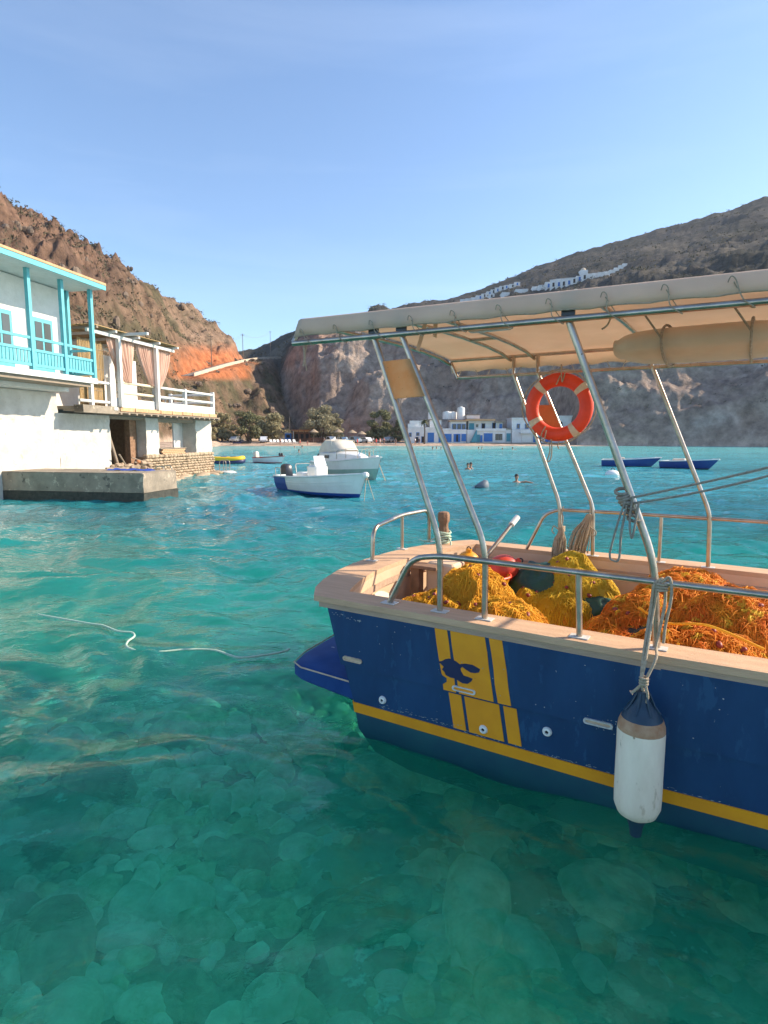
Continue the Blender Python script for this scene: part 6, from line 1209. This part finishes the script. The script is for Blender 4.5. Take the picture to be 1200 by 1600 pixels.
def standing(px, Y, label, top, bottom, h=1.7, rz=0.0, hat=False):
    x = fx(px, Y); t = thing('person', label, 'person', (x, Y, ground_z(x, Y) if Y > 148 else -.3), rz, 'bathers on the beach'); k = h / 1.75; mb = MB()
    ringf = lambda cx, cy, z, rx, ry: [V(cx + rx * math.cos(q), cy + ry * math.sin(q), z) * k for q in [2 * math.pi * j / 10 for j in range(10)]]
    for s in (-1, 1): mb.loft([ringf(s * (.10 + .02), 0, 0, .05, .10), ringf(s * .11, .0, .10, .045, .05), ringf(s * .11, .01, .32, .06, .065), ringf(s * .105, 0, .5, .055, .06), ringf(s * .095, 0, .85, .085, .09)])
    mb.loft([ringf(0, 0, .80, .15, .10), ringf(0, 0, .92, .17, .11), ringf(0, 0, 1.10, .145, .10), ringf(0, 0, 1.32, .19, .11), ringf(0, 0, 1.44, .19, .09), ringf(0, 0, 1.48, .07, .06), ringf(0, 0, 1.54, .055, .055), ringf(0, -.01, 1.60, .07, .085), ringf(0, -.01, 1.67, .08, .10), ringf(0, 0, 1.75, .05, .06)])
    for s in (-1, 1): mb.tube([V(s * .18, 0, 1.42) * k, V(s * .25, .02, 1.15) * k, V(s * .27, -.06, .88) * k, V(s * .27, -.10, .78) * k], [.05 * k, .042 * k, .034 * k, .03 * k], 7)
    mb.build('body', M['skin'], t, smooth=True, ang=70)
    mb = MB(); mb.loft([ringf(0, 0, .78, .175, .125), ringf(0, 0, .93, .185, .125), ringf(0, 0, 1.06, .165, .115)]); mb.build('trunks', M[bottom], t, smooth=True, ang=60)
    if top: mb = MB(); mb.loft([ringf(0, 0, .70 if top == 'cloth_red' else 1.03, .21, .15), ringf(0, 0, 1.10, .165, .115), ringf(0, 0, 1.32, .205, .125), ringf(0, 0, 1.45, .195, .105)]); mb.build('top', M[top], t, smooth=True, ang=60)
    mb = MB(); mb.ball(V(0, .015, 1.685) * k, .088 * k, .105 * k, .09 * k, 10, 7); mb.build('hair', M['cloth_white'] if hat else M['hair'], t, smooth=True, ang=80)
for a in ((588, 152, 'beach walker in a red dress before the dark tree', 'cloth_red', 'cloth_red', 1.65), (583.5, 155, 'person in a white shirt standing left of the red dress', 'cloth_white', 'cloth_dark', 1.75), (594, 153, 'person in a pink top right of the red dress', 'cloth_pink', 'cloth_white', 1.65), (600, 154, 'person in a pink top and dark shorts near the pinkish boat house', 'cloth_pink', 'cloth_dark', 1.7), (508, 150, 'bather in dark trunks on the sand by the taverna fence', None, 'cloth_dark', 1.75), (470.5, 148.5, 'bather in red trunks at the water edge below the taverna', None, 'cloth_red', 1.7), (540, 151, 'bather in white top on the sand before the parked cars', 'cloth_white', 'cloth_dark', 1.7), (559, 152, 'bather in red on the sand between parasols', 'cloth_red', 'cloth_red', 1.6), (440, 150.5, 'sunbather standing before the sunbeds in dark trunks', None, 'cloth_dark', 1.75), (618, 151, 'bather in dark clothes before the small dark tree', 'cloth_dark', 'cloth_dark', 1.7), (654, 152, 'person in dark clothes at the palm foot', 'cloth_dark', 'cloth_dark', 1.7), (648, 152.5, 'person in white beside the palm', 'cloth_white', 'cloth_dark', 1.7), (482, 148.8, 'child wading below the taverna', None, 'cloth_red', 1.3)): standing(*a, rz=random.uniform(-1, 1), hat=random.random() < .25)
# pale rocks at the foot of the right cliff
for px, w, lab in ((968, 2.2, 'left pale rock at the foot of the cliff'), (1003, 1.5, 'small pale rock between two larger at the cliff foot'), (1028, 2.6, 'largest pale rock at the foot of the cliff')):
    t = thing('shore_rock', lab, 'rock', (fx(px, 150), 150, 0), group='pale rocks under the cliff'); mb = MB(); g = random.Random(px); [mb.ball((g.uniform(-w, w), g.uniform(-.6, .6), .1), g.uniform(.5, 1.0) * w * .6, .9, g.uniform(.4, .9), 9, 7, rough=.3) for _ in range(6)]; mb.build('rock_mass', M['foam'], t, smooth=True, ang=60)

# ------------------------------------------------------------------ hillside road, poles and wires, white village
rp = ROAD
def ribbon(P, w0, w1, h0, h1, name, m, par=None):
    mb = MB(); rings = []
    for i, p in enumerate(P):
        d = (P[min(i + 1, len(P) - 1)] - P[max(i - 1, 0)]); d.z = 0; n = V(d.y, -d.x, 0).normalized()
        if n.dot(V(p.x, p.y, 0)) > 0: n = -n                  # towards the bay
        rings.append([p + n * w0 + V(0, 0, h0), p + n * w1 + V(0, 0, h0), p + n * w1 + V(0, 0, h1), p + n * w0 + V(0, 0, h1)])
    mb.loft(rings); return mb.build(name, m, par)
tag(ribbon(rp, -2.6, 1.2, -1.5, .12, 'road', M['asphalt']), kind='structure')
tag(ribbon(rp, 1.21, 1.55, -1.6, .85, 'road_wall', M['road_wall']), 'pale parapet wall along the hillside road', 'wall')
tops = []
for px, yb, yt, lab in ((331, 573, 523, 'leftmost utility pole standing in the red cutting'), (380, 561, 521, 'utility pole at the crest of the left slope'), (423, 559, 517, 'utility pole on the saddle, right of the crest one')):
    b = hit(px, yb); r = math.hypot(b.x, b.y); d = V(ray(px, yt)); top = V(_C) + d * (r / math.hypot(d.x, d.y)); t = thing('utility_pole', lab, 'utility pole', b, group='utility poles on the left slope'); h = top.z - b.z
    mb = MB(); mb.tube([(0, 0, -1), (0, 0, h)], [.16, .10], 7); mb.build('shaft', M['pole'], t); part(t, 'crossarm', M['pole'], (-.8, .8, -.06, .06, h - .7, h - .55)); tops.append(V(b.x, b.y, b.z + h - .6))
for i in range(len(tops) - 1):
    a, b = tops[i], tops[i + 1]; mb = MB()
    for dx in (-.7, .7): mb.tube([a + (b - a) * (k / 12) + V(dx, 0, -2.0 * (1 - (2 * k / 12 - 1) ** 2)) for k in range(13)], .025, 4)
    tag(mb.build('overhead_wire', M['pole']), ('sagging wires between the red cutting pole and the crest pole', 'sagging wires between the crest pole and the saddle pole')[i], 'wires')
for px, Y, yt, lab in ((455, 170, 650, 'lamp pole above the blue booth'), (476, 169, 652, 'thin pole beside the taverna roof'), (626, 168, 622, 'thin pole behind the small dark tree')):
    x = fx(px, Y); z = ground_z(x, Y); t = thing('beach_pole', lab, 'pole', (x, Y, z), group='poles behind the beach'); h = fz(yt, Y) - z; mb = MB(); mb.tube([(0, 0, -.5), (0, 0, h)], [.10, .07], 6); mb.build('shaft', M['pole'], t); part(t, 'bracket', M['pole'], (-.05, .7, -.04, .04, h - .1, h - .02))
vil = [(723, 472, 8, 3), (732, 471, 9, 3), (741, 470, 9, 3.6), (750, 467.5, 11, 4.2), (757, 464.5, 9, 4), (765, 461.5, 9, 4.5), (771, 458.5, 8, 4.5), (778, 456, 9, 5), (785, 453, 8, 4.5), (792, 451, 8, 4), (801, 449, 9, 3.6), (808, 446.5, 8, 4), (790, 462.5, 11, 4), (815, 457.5, 18, 4), (768, 465, 8, 4),
       (838, 453, 12, 3.4), (848, 451.5, 12, 4), (857, 450, 10, 7), (865, 449, 10, 9), (873, 448, 9, 9.5), (881, 447, 9, 9), (889, 445.5, 9, 8.5), (897, 443, 9, 6.5), (905, 440, 9, 6), (913, 437, 9, 6.5), (921, 434.5, 9, 4.5), (930, 433, 9, 4), (939, 431, 9, 3.4), (948, 429.5, 8, 3), (956, 426.5, 8, 2.8), (963, 423, 7, 2.6), (970, 419, 7, 2.4), (976, 416, 6, 2.2)]
for k, (px, py, w, h) in enumerate(vil):
    b = hit(px, py, 230); r = math.hypot(b.x, b.y); sx, sz = w / FPX * r / 2, h / FPX * r; a = math.atan2(b.x, b.y)
    lowr = px < 830; row = sorted(q[0] for q in vil if (q[0] < 830) == lowr); q_ = row.index(px); ORD = 'first second third fourth fifth sixth seventh eighth ninth tenth eleventh twelfth thirteenth fourteenth fifteenth sixteenth seventeenth eighteenth'.split()
    t = thing('village_house', ORD[q_] + ' white cube house from the left in the ' + ('lower stepped' if lowr else 'upper crowded') + ' village on the far hill', 'house', b, -a + random.uniform(-.25, .25), 'white houses of the %s hill village cluster' % ('lower' if lowr else 'upper'))
    part(t, 'wall', M['white_wash'], (-sx, sx, -1, 6, -3.5, sz)); part(t, 'roof_edge', M['white_wash'], (-sx - .1, sx + .1, -1.1, 6.1, sz + .003, sz + .3))
    if sz > 1.6: part(t, 'door', M['shutter_blue'] if k % 2 else M['dark'], (-.5, .5, -1.08, -1.003, 0, min(2.0, sz - .2)))
b = hit(912, 430, 230); t = thing('chapel', 'tiny pale domed chapel on top of the upper village', 'chapel', b); part(t, 'wall', M['white_wash'], (-2, 2, -1, 3, -3, 2.6)); mb = MB(); mb.ball((0, 1, 2.6), 1.6, 1.6, 1.6, 14, 8); mb.build('dome', M['road_wall'], t, smooth=True, ang=80)

# ------------------------------------------------------------------ thin sea air
mb = MB(); mb.box(-760, 1000, -30, 960, -9, 330); hz = bpy.data.materials.new('sea_haze'); hz.use_nodes = True; t = hz.node_tree; t.nodes.remove(t.nodes['Principled BSDF'])
pv = t.nodes.new('ShaderNodeVolumePrincipled'); pv.inputs['Color'].default_value = (.80, .88, 1.0, 1); pv.inputs['Density'].default_value = .00012; pv.inputs['Anisotropy'].default_value = .2
t.links.new(pv.outputs[0], t.nodes['Material Output'].inputs['Volume']); tag(mb.build('haze', hz), kind='stuff')
